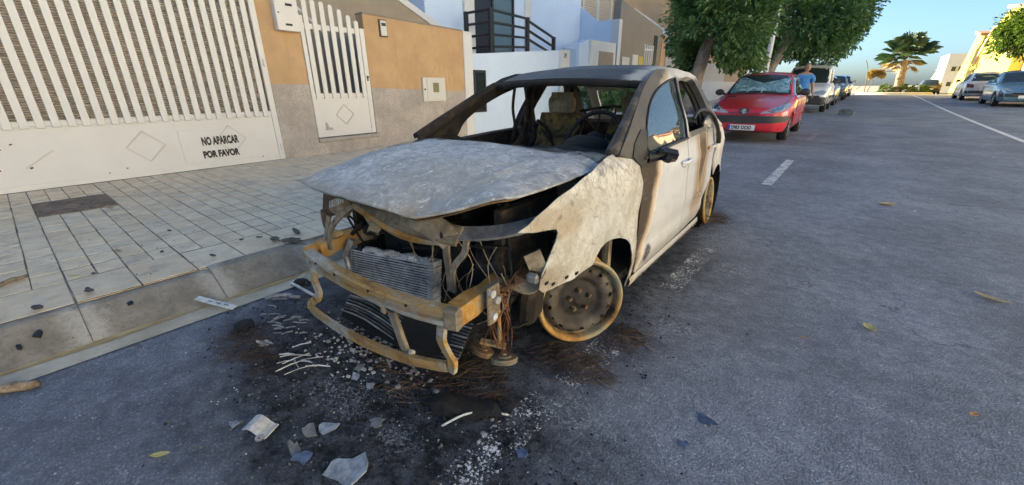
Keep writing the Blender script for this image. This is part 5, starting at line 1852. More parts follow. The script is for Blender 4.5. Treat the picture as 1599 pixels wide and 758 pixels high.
def street_tree(name, label, base, trunk, tr_r, center, radii, n, size, clumps, seed, leafm, group=None, keep=None):
    rg = random.Random(seed)
    t = thing(name, label, "tree", base, 0, group)
    B = Vector(base)
    pts = catmull([Vector(p) - B for p in trunk], 5)
    tk = MB()
    tk.tube(pts, [tr_r * (1.15 - .45 * i / (len(pts) - 1)) * (1 + .06 * math.sin(i * 1.7)) for i in range(len(pts))], 12)
    tp = pts[-1]
    to = tk.build("trunk", BARK, t, smooth=True)
    C_ = Vector(center) - B
    for k in range(7):
        a = 2 * math.pi * k / 7 + rg.uniform(-.3, .3)
        e = C_ + Vector((math.cos(a) * radii[0] * .65, math.sin(a) * radii[1] * .65, rg.uniform(-.2, .6) * radii[2]))
        MB().tube(catmull([tp - Vector((0, 0, .12)), tp.lerp(e, .45) + Vector((0, 0, .15)), e], 4), [tr_r * .5 * (1 - .085 * i) for i in range(9)], 6).build("limb", BARK, to, smooth=True)
    cr_ = MB()
    leaf_cloud(cr_, rg, C_, radii, n, size, clumps, (lambda q: keep(q + B)) if keep else None)
    cr_.build("crown", leafm, t, fixn=False)
    return t
street_tree("ficus_tree", "nearer dense dark green street tree with pale leaning trunk behind the burnt car", (-2.05, 10.45, .16), [(-2.05, 10.45, .1), (-2.0, 10.5, .8), (-1.93, 10.6, 1.5), (-1.83, 10.75, 2.3)], .20, (-1.60, 11.1, 2.80), (1.25, 1.5, 1.85), 27000, .135, 190, 5, LEAF, "ficus street trees on the pavement", keep=lambda q: not (q.z < 2.35 and q.y < 11.3 and -2.35 < q.x < -1.40))
street_tree("ficus_tree", "dense dark green street tree overhanging the parked white van", (-2.0, 19.6, .25), [(-2.0, 19.6, .1), (-1.9, 19.6, 1.0), (-1.6, 19.7, 2.0), (-1.3, 19.9, 2.9)], .22, (-1.15, 21.4, 3.75), (2.35, 2.3, 1.95), 40000, .17, 170, 6, LEAF, "ficus street trees on the pavement")
street_tree("ficus_tree", "furthest dark green street tree, above the dark parked car", (-2.0, 30.5, .45), [(-2.0, 30.5, .3), (-1.9, 30.5, 1.4), (-1.6, 30.6, 2.6)], .22, (-.9, 31, 4.2), (1.6, 2.2, 1.7), 9000, .20, 120, 8, LEAF, "ficus street trees on the pavement")
street_tree("round_tree", "sunlit round crowned tree on the right pavement above the blue car", (8.6, 34.5, .45), [(8.6, 34.5, .3), (8.6, 34.5, 1.3), (8.55, 34.5, 2.4)], .16, (7.85, 34.2, 3.62), (1.5, 1.5, 1.25), 9000, .19, 120, 9, LEAF2)
street_tree("round_tree", "round crowned tree across the street, mirrored in the burnt car's window", (10.2, 6.8, .15), [(10.2, 6.8, .1), (10.2, 6.8, 1.3), (10.2, 6.8, 2.3)], .15, (10.2, 6.8, 3.2), (1.6, 1.6, 1.4), 5000, .22, 80, 10, LEAF2)
hedge = thing("hedge", "clipped dark hedge along the pale front wall behind the street trees", "hedge", (-4.2, 16, .2))
hm = MB()
leaf_cloud(hm, random.Random(12), (-.2, -2.0, .8), (1.1, 5.0, .75), 12000, .13, 150)
hm.build("foliage", LEAF, hedge, fixn=False)
for k in range(9):
    MB().tube([(-.2, -6 + k, -.05), (-.2 + .1 * (k % 2), -6 + k, .9)], .03, 6).build("stem", BARK, hedge)

# white lamp post between the trees
lp = thing("lamp_post", "peeling white lamp post rising between the two nearer street trees", "lamp post", (-1.50, 17.6, .21))
LPW = m_burnt("peeling_white_paint", [(.32, (.10, .09, .08)), (.40, (.55, .54, .52)), (.7, (.72, .71, .69))], 7, 6, .6)
MB().tube([(0, 0, -.05), (.02, 0, 1.2), (.05, 0, 5.2)], [.10, .095, .075], 14).build("pole", LPW, lp, smooth=True)
MB().tube(catmull([(.05, 0, 5.15), (.25, 0, 5.6), (.9, 0, 5.75)], 5), .035, 8).build("arm", LPW, lp, smooth=True)
MB().ball((1.05, 0, 5.73), (.24, .1, .06), 12, 6).build("lantern", LPW, lp, smooth=True)

# fan palm on the roundabout
palm = thing("fan_palm", "tall sunlit fan palm with dead brown skirt at the end of the street", "palm", (4.3, 58, .2))
rg = random.Random(21)
tp = catmull([(0, 0, 0), (0, 0, .9), (-.08, 0, 2.0), (-.15, 0, 3.3)], 5)
MB().tube(tp, [.38 - .08 * i / (len(tp) - 1) + .03 * (i % 2) for i in range(len(tp))], 12).build("trunk", PALMB, palm)
PG = m_leaf("palm_frond_green", (.020, .050, .030), (.042, .090, .050), (.075, .13, .075), .15, .5)
PD = m_leaf("palm_frond_dead", (.18, .11, .05), (.34, .22, .10), (.45, .32, .17), .2, .7)
def frond(mb, root, d, L, fan, rg):
    d = d.normalized()
    droop = Vector((0, 0, -1))
    tip = root + d * L * .5
    sx = d.cross(Vector((0, 0, 1)))
    if sx.length < .05:
        sx = Vector((1, 0, 0))
    sx.normalize()
    nn = sx.cross(d)
    mb.tube([root, tip], .025, 4)
    for k in range(fan):
        a = (k / (fan - 1) - .5) * 2.6
        e = d * math.cos(a) + sx * math.sin(a)
        l = L * .55 * (1 - .25 * abs(a) / 1.3) * rg.uniform(.9, 1.1)
        m_ = tip + e * l * .6
        en = tip + e * l + droop * l * .30
        w = nn.cross(e).normalized() * .034
        b = len(mb.v)
        mb.v += [tuple(tip), tuple(m_ + w), tuple(en), tuple(m_ - w)]
        mb.f += [(b, b + 1, b + 2), (b, b + 2, b + 3)]
        mb.fm += [0, 0]
top = Vector((-.15, 0, 3.35))
for k in range(54):
    a = rg.uniform(0, 2 * math.pi)
    el = rg.uniform(-.15, 1.35)
    mb = MB()
    frond(mb, top + Vector((0, 0, rg.uniform(0, .5))), Vector((math.cos(a) * math.cos(el), math.sin(a) * math.cos(el), math.sin(el))), rg.uniform(2.0, 2.8), 17, rg)
    mb.build("frond", PG, palm, fixn=False)
for k in range(9):
    a = rg.uniform(0, 2 * math.pi)
    el = rg.uniform(-.75, -.1)
    mb = MB()
    frond(mb, top + Vector((0, 0, rg.uniform(-.3, .3))), Vector((math.cos(a) * math.cos(el), math.sin(a) * math.cos(el), math.sin(el))), rg.uniform(1.2, 1.9), 11, rg)
    mb.build("dead_frond", PD, palm, fixn=False)
rb = thing("roundabout_wall", "low pale ring wall round the palm at the street's end", "wall", (4.0, 58, .0))
MB().lathe([(3.0, -.4), (3.0, .45), (2.8, .5), (2.7, .45), (2.7, -.4)], 48, 'z').build("ring", KERB2, rb, auto=40)
structure(MB().lathe([(2.69, .35), (0, .55)], 32, 'z', (4.0, 58, 0)).build("roundabout_soil", GROUND, smooth=True))
for i, (xx, yy, s, lab) in enumerate(((3.35, 57.4, .75, "low green shrub left of the palm trunk"), (5.0, 57.6, .7, "low green shrub right of the palm trunk"), (6.1, 58.3, .55, "small upright shrub near the right end of the ring wall"))):
    sh = thing("shrub", lab, "shrub", (xx, yy, .45), 0, "shrubs on the roundabout")
    m_ = MB()
    leaf_cloud(m_, random.Random(30 + i), (0, 0, s * .45), (s, s, s * .6), 900, .16, 30)
    m_.build("foliage", LEAF2, sh, fixn=False)
    MB().tube([(0, 0, -.1), (0, 0, s * .5)], .05, 6).build("stem", BARK, sh)
ds = thing("dry_flower_stalk", "bare dry agave stalk with hanging brown plumes left of the palm", "plant", (1.7, 57.2, .2))
MB().tube(catmull([(0, 0, 0), (-.1, 0, 1.6), (-.25, 0, 2.6), (-.55, 0, 3.4)], 4), .035, 6).build("stalk", BROWNW, ds)
MB().tube([(.15, 0, 0), (.45, 0, 1.5)], .03, 6).build("stalk", BROWNW, ds)
MB().tube([(-.75, .3, .6), (1.0, .3, 2.35), (2.0, .3, 2.25)], .03, 6).build("stalk", BROWNW, ds)
pm = MB()
leaf_cloud(pm, random.Random(44), (.55, .2, 2.0), (.65, .3, .35), 500, .35, 25)
pm.build("plume", PD, ds, fixn=False)

# ------------------------------------------------------------------ parked cars
from mathutils.bvhtree import BVHTree
def m_carpaint(name, col, rough=.25, metal=0.0, coat=.8):
    t = NT(name)
    n = t.noise(3, 5, .6)
    c = t.mix(t.rng(n, .3, .7), tuple(q * .92 for q in col), col)
    dust = t.rng(t.noise(9, 6, .7), .5, .75)
    c = t.mix(t.math('MULTIPLY', dust, .10), c, (.35, .32, .28))
    return t.out(c, t.rng(n, .3, .7, rough, rough + .1), metal, None, .5, Coat_Weight=coat, Coat_Roughness=.08)
TYRE = plain("tyre_rubber", (.018, .018, .018), .8, var=.2)
HUB = plain("silver_hubcap", (.42, .42, .43), .4, .6, var=.1)
TRIM = plain("dark_grey_trim", (.035, .036, .038), .6, var=.12)
LAMP = NT("headlamp_glass").out((.42, .45, .47), .12, .35, spec=.7)
REDL = plain("tail_lamp_red", (.16, .012, .012), .2, var=.1)
PLATEW = plain("plate_white", (.72, .72, .72), .4, var=.03)
PLATEB = plain("plate_blue", (.02, .06, .32), .4, var=.03)
CHROME = plain("chrome", (.6, .6, .6), .18, .9, var=.05)
CGLASS = NT("car_window_glass").out((.03, .045, .05), .04, 0, spec=.8)

def loft_car(name, label, cat_label, st, loc, rz, paint, wheels, wr, scale=1.0, group=None):
    """st: list of (y, w, zb, zt, wroof, zroof). Returns thing, body object, bvh"""
    t = thing(name, label, cat_label, loc, rz, group, scale)
    dense = []
    for i in range(len(st) - 1):
        for k in range(4):
            q = k / 4
            dense.append(tuple(a + (b - a) * q for a, b in zip(st[i], st[i + 1])))
    dense.append(st[-1])
    rows_ = []
    for (y, w, zb, zt, wr_, zr_) in dense:
        g_ = max(0.0, zr_ - zt)
        sec = [(0, zb), (w * .80, zb), (w * .93, zb + .03), (w * .985, zb + .12), (w, zb + .24), (w * 1.0, zb + .55 * (zt - zb)), (w * .985, zt - .10), (w * .955, zt - .035), (w * .90, zt)]
        if g_ < .02:
            sec += [(w * .80, zt + .012), (w * .66, zt + .024), (w * .5, zt + .032), (w * .25, zt + .042), (0, zt + .045)]
        else:
            k = min(1, g_ / .15)
            a = w * .88
            sec += [(a + (wr_ - a) * .12, zt + g_ * .14), (a + (wr_ - a) * .72, zt + g_ * .74), (wr_ * .96, zr_ - g_ * .06), (wr_ * .72, zr_ + .012 * k), (0, zr_ + .04 * k)]
        rows_.append([(x, y, z) for x, z in sec] + [(-x, y, z) for x, z in sec[-2:0:-1]])
    mb = MB()
    mb.grid(rows_, closed_u=True)
    n = len(rows_[0])
    mb.f += [tuple(range(n)), tuple(range((len(rows_) - 1) * n, len(rows_) * n))]
    mb.fm += [0, 0]
    body = mb.build("body", paint, t, auto=38)
    bvh = BVHTree.FromPolygons([Vector(v) for v in mb.v], mb.f)
    cut = MB()
    for (wy0) in wheels:
        for s in (-1, 1):
            w = lin([(q[0], q[1]) for q in st], wy0)
            cut.lathe([(0, s * (w + .1)), (wr + .045, s * (w + .1)), (wr + .045, s * (w - .24)), (0, s * (w - .24))], 28, 'x', (0, wy0, wr))
    co = cut.build("cutter", TRIM)
    m = body.modifiers.new("arch", 'BOOLEAN')
    m.operation = 'DIFFERENCE'
    m.object = co
    m.solver = 'EXACT'
    body.parent = None
    bake(body)
    body.parent = t
    bpy.data.objects.remove(co)
    if len(body.data.materials) == 0:
        body.data.materials.append(paint)
    body.data.polygons.foreach_set("material_index", [0] * len(body.data.polygons))
    body.data.polygons.foreach_set("use_smooth", [True] * len(body.data.polygons))
    body.data.set_sharp_from_angle(angle=R_(38))
    ty = MB().lathe([(wr * .64, -.085), (wr * .90, -.095), (wr * .98, -.075), (wr, -.03), (wr, .03), (wr * .98, .075), (wr * .90, .092), (wr * .66, .085), (wr * .64, .06)], 36, 'x').mesh("tyre", TYRE, True)
    hb = MB()
    hb.lathe([(0, .075), (wr * .12, .078), (wr * .2, .070), (wr * .58, .082), (wr * .66, .074), (wr * .66, .05), (0, .04)], 36, 'x')
    for k in range(9):
        a = 2 * math.pi * k / 9
        hb.box((.083, wr * .44 * math.cos(a), wr * .44 * math.sin(a)), (.012, wr * .07, wr * .30), rot=(a - math.pi / 2, 0, 0))
    hm_ = hb.mesh("hubcap", HUB, False)
    sl_ = MB()
    for k in range(9):
        a = 2 * math.pi * (k + .5) / 9
        sl_.box((.0835, wr * .44 * math.cos(a), wr * .44 * math.sin(a)), (.004, wr * .09, wr * .26), rot=(a - math.pi / 2, 0, 0))
    slm = sl_.mesh("slots", TRIM, False)
    for wy0 in wheels:
        w = lin([(q[0], q[1]) for q in st], wy0)
        for s in (-1, 1):
            o = inst("wheel", ty, t, (s * (w - .105), wy0, wr), (0, 0, 0 if s > 0 else math.pi))
            h = inst("hubcap", hm_, o)
            inst("hubcap_slots", slm, o)
    return t, body, bvh

def decal(bvh, name, mat, parent, outline, view, off=.006, step=.06, sgn=1, thick=0.0, smooth=True, holes=()):
    """thin shell following the body: outline in (x,z) for 'front'/'rear', (y,z) for 'side', (x,y) for 'top'"""
    def fn(a, b):
        if view == 'front':
            o, d = Vector((a, -6, b)), Vector((0, 1, 0))
        elif view == 'rear':
            o, d = Vector((a, 12, b)), Vector((0, -1, 0))
        elif view == 'side':
            o, d = Vector((sgn * 4, a, b)), Vector((-sgn, 0, 0))
        else:
            o, d = Vector((a, b, 5)), Vector((0, 0, -1))
        h = bvh.ray_cast(o, d)
        if h[0] is None:
            h = bvh.find_nearest(o + d * 6)
        return h[0] + (h[1] if h[1].dot(d) < 0 else -h[1]) * off
    inw = {'front': (0, 1, 0), 'rear': (0, -1, 0), 'side': (-sgn, 0, 0), 'top': (0, 0, -1)}[view]
    mb = sheet(outline, fn, step, holes=holes, thick=max(off + .002, thick), inward=inw)
    return mb.build(name, mat, parent, auto=40)

def mirror_pair(t, x, y, z, paint, s=1.0):
    for sg in (-1, 1):
        m = MB()
        m.ball((sg * (x + .11 * s), y, z + .03), (.105 * s, .06 * s, .075 * s), 14, 9)
        m.tube([(sg * (x - .04), y + .02, z - .02), (sg * (x + .06), y + .01, z + .01)], .028, 8)
        m.build("wing_mirror", paint, t, smooth=True)

# --- red hatchback behind the burnt car
RED = m_carpaint("red_car_paint", (.62, .016, .035), .28)
st = [(-.78, .30, .34, .50, .3, .50), (-.765, .46, .27, .58, .4, .58), (-.72, .60, .23, .635, .5, .635), (-.62, .71, .20, .675, .6, .675), (-.45, .775, .19, .72, .6, .72), (-.2, .805, .19, .785, .6, .785), (.1, .82, .19, .85, .6, .85), (.42, .825, .19, .92, .66, .925), (.62, .825, .19, .925, .64, 1.07), (.85, .826, .19, .925, .60, 1.235), (1.10, .826, .19, .925, .565, 1.375), (1.35, .826, .19, .93, .555, 1.415), (1.8, .826, .19, .935, .555, 1.43), (2.3, .825, .19, .945, .55, 1.405), (2.55, .82, .19, .95, .535, 1.36), (2.80, .80, .20, .95, .52, 1.15), (2.98, .76, .24, .93, .5, .935), (3.06, .66, .30, .84, .5, .84)]
rc, rbody, rbv = loft_car("red_hatchback", "red hatchback with a silver sunshade behind its windscreen, plate 2983 DDD", "car", st, (-.345, 9.62, .045), 0.012, RED, (0, 2.44), .287, 1.02)
ws = decal(rbv, "windscreen", CGLASS, rc, [(-.66, .955), (-.3, .965), (0, .968), (.3, .965), (.66, .955), (.62, 1.12), (.555, 1.33), (.50, 1.365), (0, 1.38), (-.50, 1.365), (-.555, 1.33), (-.62, 1.12)], 'front', .006)
def m_shade():
    t = NT("foil_sunshade")
    n = t.voro(9, 'F1', 'Color', co=t.map(scale=(1, .2, 2.2)))
    sp = t.n.new("ShaderNodeSeparateColor")
    t.l.new(n, sp.inputs[0])
    cr_ = t.noise(7, 5, .7, dist=2.5)
    c = t.ramp(sp.outputs[0], [(0, (.20, .40, .44)), (.5, (.42, .66, .70)), (1, (.74, .90, .92))])
    c = t.mix(t.rng(cr_, .45, .58), c, (.16, .32, .36))
    return t.out(c, .22, .45, t.bump(cr_, .7, .03))
decal(rbv, "sunshade", m_shade(), ws, [(-.60, .985), (0, .985), (.60, .985), (.575, 1.12), (.535, 1.31), (.3, 1.25), (.05, 1.20), (-.2, 1.26), (-.40, 1.335), (-.52, 1.32), (-.565, 1.16)], 'front', .0085, .045)
MB().box((0, 1.0, 1.31), (.2, .03, .06), bev=.01).build("rear_view_mirror", TRIM, ws)
wp_ = MB()
for x0, x1 in ((.62, .0), (.0, -.56)):
    pts = []
    for k in range(7):
        x = x0 + (x1 - x0) * k / 6
        h = rbv.ray_cast(Vector((x, -6, .965 + .02 * math.sin(k / 6 * math.pi))), Vector((0, 1, 0)))
        pts.append(h[0] + Vector((0, -.02, .012)))
    wp_.tube(pts, .010, 5)
wp_.build("wipers", TRIM, ws)
for sg in (-1, 1):
    hl = decal(rbv, "headlight", LAMP, rc, [(sg * .30, .595), (sg * .33, .622), (sg * .50, .70), (sg * .66, .765), (sg * .73, .80), (sg * .765, .77), (sg * .755, .70), (sg * .70, .645), (sg * .55, .60)], 'front', .006, .04)
    for (cx, cz, r) in ((.52, .655, .035), (.62, .695, .05)):
        decal(rbv, "reflector", CHROME, hl, circ(sg * cx, cz, r, 14), 'front', .009, .03)
    decal(rbv, "side_window", CGLASS, rc, [(.60, .965), (.78, 1.10), (1.02, 1.26), (1.25, 1.335), (1.40, 1.345), (1.38, .975)], 'side', .006, sgn=sg)
    decal(rbv, "side_window", CGLASS, rc, [(1.46, .98), (1.48, 1.35), (1.9, 1.36), (2.2, 1.34), (2.45, 1.20), (2.55, 1.03), (2.3, .99)], 'side', .006, sgn=sg)
    decal(rbv, "side_moulding", RED, rc, [(.42, .50), (2.05, .52), (2.05, .565), (.42, .545)], 'side', .014, sgn=sg)
decal(rbv, "bumper_strip", TRIM, rc, [(-.78, .47), (-.74, .43), (-.5, .405), (0, .385), (.5, .405), (.74, .43), (.78, .47), (.78, .54), (.6, .548), (0, .55), (-.6, .548), (-.78, .54)], 'front', .016, .05)
decal(rbv, "grille_slot", TRIM, rc, [(-.40, .598), (0, .588), (.40, .598), (.38, .612), (0, .606), (-.38, .612)], 'front', .004, .04)
for (xx) in (-.55, -.44):
    decal(rbv, "bonnet_vent", TRIM, rc, [(xx - .04, .20), (xx + .04, .21), (xx + .04, .26), (xx - .04, .25)], 'top', .008, .03)
pl0 = MB().box((-.0, -.80, .305), (.52, .014, .112), bev=.004).build("number_plate", PLATEW, rc)
MB().box((-.237, -.809, .305), (.045, .006, .108)).build("plate_band", PLATEB, pl0)
text_mesh("plate_number", "2983 DDD", .098, BLACKT, pl0, (-.200, -.810, .272), (R_(90), 0, 0), .001, .90, bold=.0035)
bd = MB().prism([(-.095, .695), (.095, .695), (.085, .62), (.055, .575), (0, .56), (-.055, .575), (-.085, .62)], 'y', -.795, -.765).build("badge", TRIM, rc)
MB().prism([(-.05, .585), (-.015, .60), (.0, .578), (.022, .578), (.022, .61), (.062, .60), (.06, .62), (.025, .632), (.055, .66), (.03, .685), (-.01, .688), (-.03, .675), (-.008, .66), (-.045, .655), (-.062, .635), (-.02, .63), (-.03, .61)], 'y', -.802, -.7955).build("badge_emblem", CHROME, bd)
decal(rbv, "lower_grille", TRIM, rc, [(-.36, .215), (.36, .215), (.40, .245), (-.40, .245)], 'front', .004, .05)
def gap(view, pts, sgn=1, r=.005):
    out_ = []
    for a_, b_ in [(q.x, q.y) for q in catmull([(u, v, 0) for u, v in pts], 6)]:
        if view == 'top':
            h = rbv.ray_cast(Vector((a_, b_, 5)), Vector((0, 0, -1)))
        else:
            h = rbv.ray_cast(Vector((sgn * 4, a_, b_)), Vector((-sgn, 0, 0)))
        if h[0] is not None:
            out_.append(h[0])
    MB().tube(out_, r, 5).build("panel_gap", TRIM, rc)
for sg in (-1, 1):
    gap('top', [(sg * .70, .36), (sg * .69, .1), (sg * .655, -.25), (sg * .60, -.52)])
    gap('side', [(.52, .90), (.50, .7), (.47, .5), (.50, .27)], sg)
    gap('side', [(1.42, .97), (1.43, .7), (1.40, .45), (1.38, .24)], sg)
    gap('side', [(.50, .27), (.9, .24), (1.38, .24)], sg)
mirror_pair(rc, .78, .78, .97, TRIM)

# --- white van behind it
WV = m_carpaint("white_van_paint", (.90, .90, .89), .35)
stv = [(-.76, .62, .40, .56, .4, .56), (-.74, .74, .30, .66, .5, .66), (-.66, .80, .26, .80, .5, .80), (-.45, .835, .24, .92, .6, .92), (-.1, .85, .24, 1.0, .6, 1.0), (.2, .855, .24, 1.06, .66, 1.07), (.5, .855, .24, 1.08, .70, 1.34), (.85, .855, .24, 1.08, .70, 1.66), (1.1, .855, .24, 1.08, .70, 1.78), (1.8, .855, .24, 1.08, .70, 1.82), (2.9, .85, .24, 1.08, .69, 1.80), (3.25, .84, .26, 1.08, .68, 1.72), (3.32, .80, .34, 1.05, .66, 1.6)]
van, vb, vbv = loft_car("white_van", "small white van with grey bumper parked behind the red car", "van", stv, (-.36, 20.55, .16), 0.0, WV, (0, 2.69), .30, 1.03)
decal(vbv, "windscreen", CGLASS, van, [(-.72, 1.10), (0, 1.12), (.72, 1.10), (.66, 1.45), (.60, 1.68), (0, 1.71), (-.60, 1.68), (-.66, 1.45)], 'front', .006)
decal(vbv, "bumper", TRIM, van, [(-.80, .30), (.80, .30), (.82, .58), (0, .60), (-.82, .58)], 'front', .016)
decal(vbv, "grille", TRIM, van, [(-.28, .66), (.28, .66), (.26, .74), (-.26, .74)], 'front', .008)
for sg in (-1, 1):
    decal(vbv, "headlight", LAMP, van, [(sg * .38, .66), (sg * .74, .67), (sg * .78, .80), (sg * .70, .83), (sg * .40, .79)], 'front', .008, .05)
    decal(vbv, "side_window", CGLASS, van, [(.55, 1.12), (.95, 1.60), (1.5, 1.65), (1.5, 1.12)], 'side', .006, sgn=sg)
    decal(vbv, "side_moulding", TRIM, van, [(.4, .52), (2.3, .52), (2.3, .62), (.4, .62)], 'side', .012, sgn=sg)
mirror_pair(van, .82, .62, 1.15, TRIM, 1.25)
MB().box((0, -.80, .46), (.52, .014, .112), bev=.004).build("number_plate", PLATEW, van)
rk = MB()
for yy in (1.3, 2.4):
    rk.box((0, yy, 1.885), (1.2, .05, .03), bev=.005)
rk.build("roof_bars", TRIM, van)

# --- further parked cars
sth = [(-.78, .45, .32, .52, .3, .52), (-.74, .66, .24, .62, .5, .62), (-.5, .79, .20, .74, .6, .74), (0, .84, .19, .86, .6, .86), (.45, .85, .19, .94, .66, .945), (.75, .85, .19, .945, .64, 1.15), (1.15, .85, .19, .95, .58, 1.40), (1.8, .85, .19, .96, .57, 1.455), (2.4, .845, .19, .97, .56, 1.42), (2.8, .83, .20, .97, .55, 1.20), (3.05, .80, .25, .95, .5, .96), (3.15, .68, .32, .85, .5, .85)]
def hatch(name, label, loc, rz, paint, group, scale=1.0, extra=True):
    t, b, v = loft_car(name, label, "car", sth, loc, rz, paint, (0, 2.5), .295, scale, group)
    decal(v, "windscreen", CGLASS, t, [(-.66, .975), (0, .985), (.66, .975), (.55, 1.36), (0, 1.40), (-.55, 1.36)], 'front', .006, .08)
    decal(v, "rear_window", CGLASS, t, [(-.64, 1.0), (.64, 1.0), (.52, 1.35), (-.52, 1.35)], 'rear', .006, .08)
    decal(v, "front_bumper", TRIM, t, [(-.75, .40), (.75, .40), (.78, .52), (-.78, .52)], 'front', .012, .08)
    decal(v, "rear_bumper", TRIM, t, [(-.75, .36), (.75, .36), (.78, .50), (-.78, .50)], 'rear', .012, .08)
    for sg in (-1, 1):
        decal(v, "headlight", LAMP, t, [(sg * .38, .62), (sg * .74, .66), (sg * .76, .76), (sg * .60, .74)], 'front', .008, .06)
        decal(v, "tail_light", REDL, t, [(sg * .50, .66), (sg * .74, .66), (sg * .77, .86), (sg * .52, .82)], 'rear', .008, .06)
        decal(v, "side_window", CGLASS, t, [(.65, .985), (1.15, 1.30), (1.45, 1.36), (1.45, .99)], 'side', .006, .08, sgn=sg)
        decal(v, "side_window", CGLASS, t, [(1.52, .99), (1.52, 1.37), (2.2, 1.36), (2.5, 1.22), (2.62, 1.03)], 'side', .006, .08, sgn=sg)
    for s, yy in ((-1, -.80), (1, 3.17)):
        MB().box((0, yy, .56 if s > 0 else .40), (.50, .014, .11), bev=.003).build("number_plate", PLATEW, t)
    mirror_pair(t, .80, .85, 1.0, paint if extra else TRIM)
    return t
G = "cars parked along the left kerb"
hatch("parked_car", "silver hatchback half hidden behind the white van", (-.28, 26.6, .22), 0, m_carpaint("silver_paint", (.45, .47, .50), .3, .5), G)
hatch("parked_car", "dark green hatchback further up the left kerb behind the silver one", (-.05, 32.4, .34), 0, m_carpaint("dark_green_paint", (.025, .06, .06), .25), G)
hatch("parked_car", "pale hatchback last in the left row near the crest", (.05, 38.5, .44), 0, m_carpaint("pale_grey_paint", (.5, .5, .5), .3, .2), G)
G = "cars parked along the right kerb"
hatch("parked_car", "white hatchback parked tail first on the right, left of the blue car", (6.72, 35.9, .36), math.pi, m_carpaint("white_car_paint", (.62, .62, .61), .3), G, 1.0, False)
hatch("parked_car", "blue grey car facing down the street at the right edge", (7.12, 27.6, .245), 0, m_carpaint("blue_grey_paint", (.12, .24, .34), .25, .4), G, 1.04)
hatch("parked_car", "small dark car parked beyond the crest before the white block", (6.75, 62.0, .22), math.pi, m_carpaint("black_car_paint", (.03, .032, .034), .25), G)

# ------------------------------------------------------------------ man in a blue T-shirt behind the red car
man = thing("person", "man in a bright blue T-shirt standing between the red car and the van", "person", (.12, 14.35, .06), R_(20))
SKIN = plain("skin", (.42, .24, .16), .55, var=.12)
SHIRT = plain("blue_tshirt", (.035, .21, .55), .8, var=.15, scale=12, bump=.3, bscale=25)
JEANS = plain("dark_trousers", (.05, .055, .075), .85, var=.2)
HAIR = plain("short_grey_brown_hair", (.10, .075, .055), .8, var=.3, scale=60)
def skin_fig(name, verts, edges, radii, mat, parent, root=0, sub=2):
    me = bpy.data.meshes.new(name)
    me.from_pydata(verts, edges, [])
    me.materials.append(mat)
    o = bpy.data.objects.new(name, me)
    link(o)
    o.modifiers.new("skin", 'SKIN')
    for i, r in enumerate(radii):
        sv = me.skin_vertices[0].data[i]
        sv.radius = r if isinstance(r, tuple) else (r, r)
        sv.use_root = (i == root)
    s = o.modifiers.new("sub", 'SUBSURF')
    s.levels = s.render_levels = sub
    bake(o)
    o.data.polygons.foreach_set("use_smooth", [True] * len(o.data.polygons))
    o.data.materials.clear()
    o.data.materials.append(mat)
    o.parent = parent
    return o
V = [(0, 0, .95), (0, .0, 1.12), (0, -.01, 1.32), (0, -.02, 1.46), (0, -.05, 1.54),
     (.17, -.02, 1.43), (.235, -.02, 1.18), (.25, -.12, .96), (.25, -.17, .90),
     (-.17, -.02, 1.43), (-.24, -.04, 1.18), (-.22, -.18, 1.0), (-.21, -.24, .96),
     (.095, 0, .88), (.105, -.02, .48), (.11, .02, .09), (.115, -.12, .04),
     (-.095, 0, .88), (-.11, .02, .48), (-.12, .06, .09), (-.125, -.08, .04)]
E_ = [(0, 1), (1, 2), (2, 3), (3, 4), (3, 5), (5, 6), (6, 7), (7, 8), (3, 9), (9, 10), (10, 11), (11, 12), (0, 13), (13, 14), (14, 15), (15, 16), (0, 17), (17, 18), (18, 19), (19, 20)]
RD = [(.155, .11), (.15, .105), (.17, .11), (.12, .085), .055, .07, .045, .035, .03, .07, .045, .035, .03, .085, .06, .042, .04, .085, .06, .042, .04]
body_ = skin_fig("body", V, E_, RD, SKIN, man)
# clothes over the body
skin_fig("tshirt", [(0, 0, .90), (0, 0, 1.12), (0, -.01, 1.32), (0, -.02, 1.455), (.18, -.02, 1.425), (.235, -.02, 1.22), (-.18, -.02, 1.425), (-.24, -.035, 1.22)], [(0, 1), (1, 2), (2, 3), (3, 4), (4, 5), (3, 6), (6, 7)], [(.185, .135), (.175, .13), (.19, .13), (.125, .10), .095, .075, .095, .075], SHIRT, man)
skin_fig("trousers", [(0, 0, .96), (.095, 0, .86), (.105, -.02, .48), (.11, .02, .10), (-.095, 0, .86), (-.11, .02, .48), (-.12, .06, .10)], [(0, 1), (1, 2), (2, 3), (0, 4), (4, 5), (5, 6)], [(.17, .125), .105, .08, .065, .105, .08, .065], JEANS, man)
hd_ = MB()
hd_.ball((0, -.085, 1.655), (.076, .098, .118), 16, 12)
hd_.ball((0, -.185, 1.645), (.014, .022, .022), 8, 6)
for sg in (-1, 1):
    hd_.ball((sg * .077, -.075, 1.65), (.012, .022, .032), 8, 6)
hdo = hd_.build("head", SKIN, man, smooth=True)
hh = MB()
hh.ball((0, -.070, 1.685), (.082, .098, .098), 16, 10)
hh.build("hair", HAIR, hdo, smooth=True)
ey = MB()
for sg in (-1, 1):
    ey.ball((sg * .03, -.172, 1.665), (.011, .008, .007), 8, 6)
ey.build("eyes", TRIM, hdo, smooth=True)
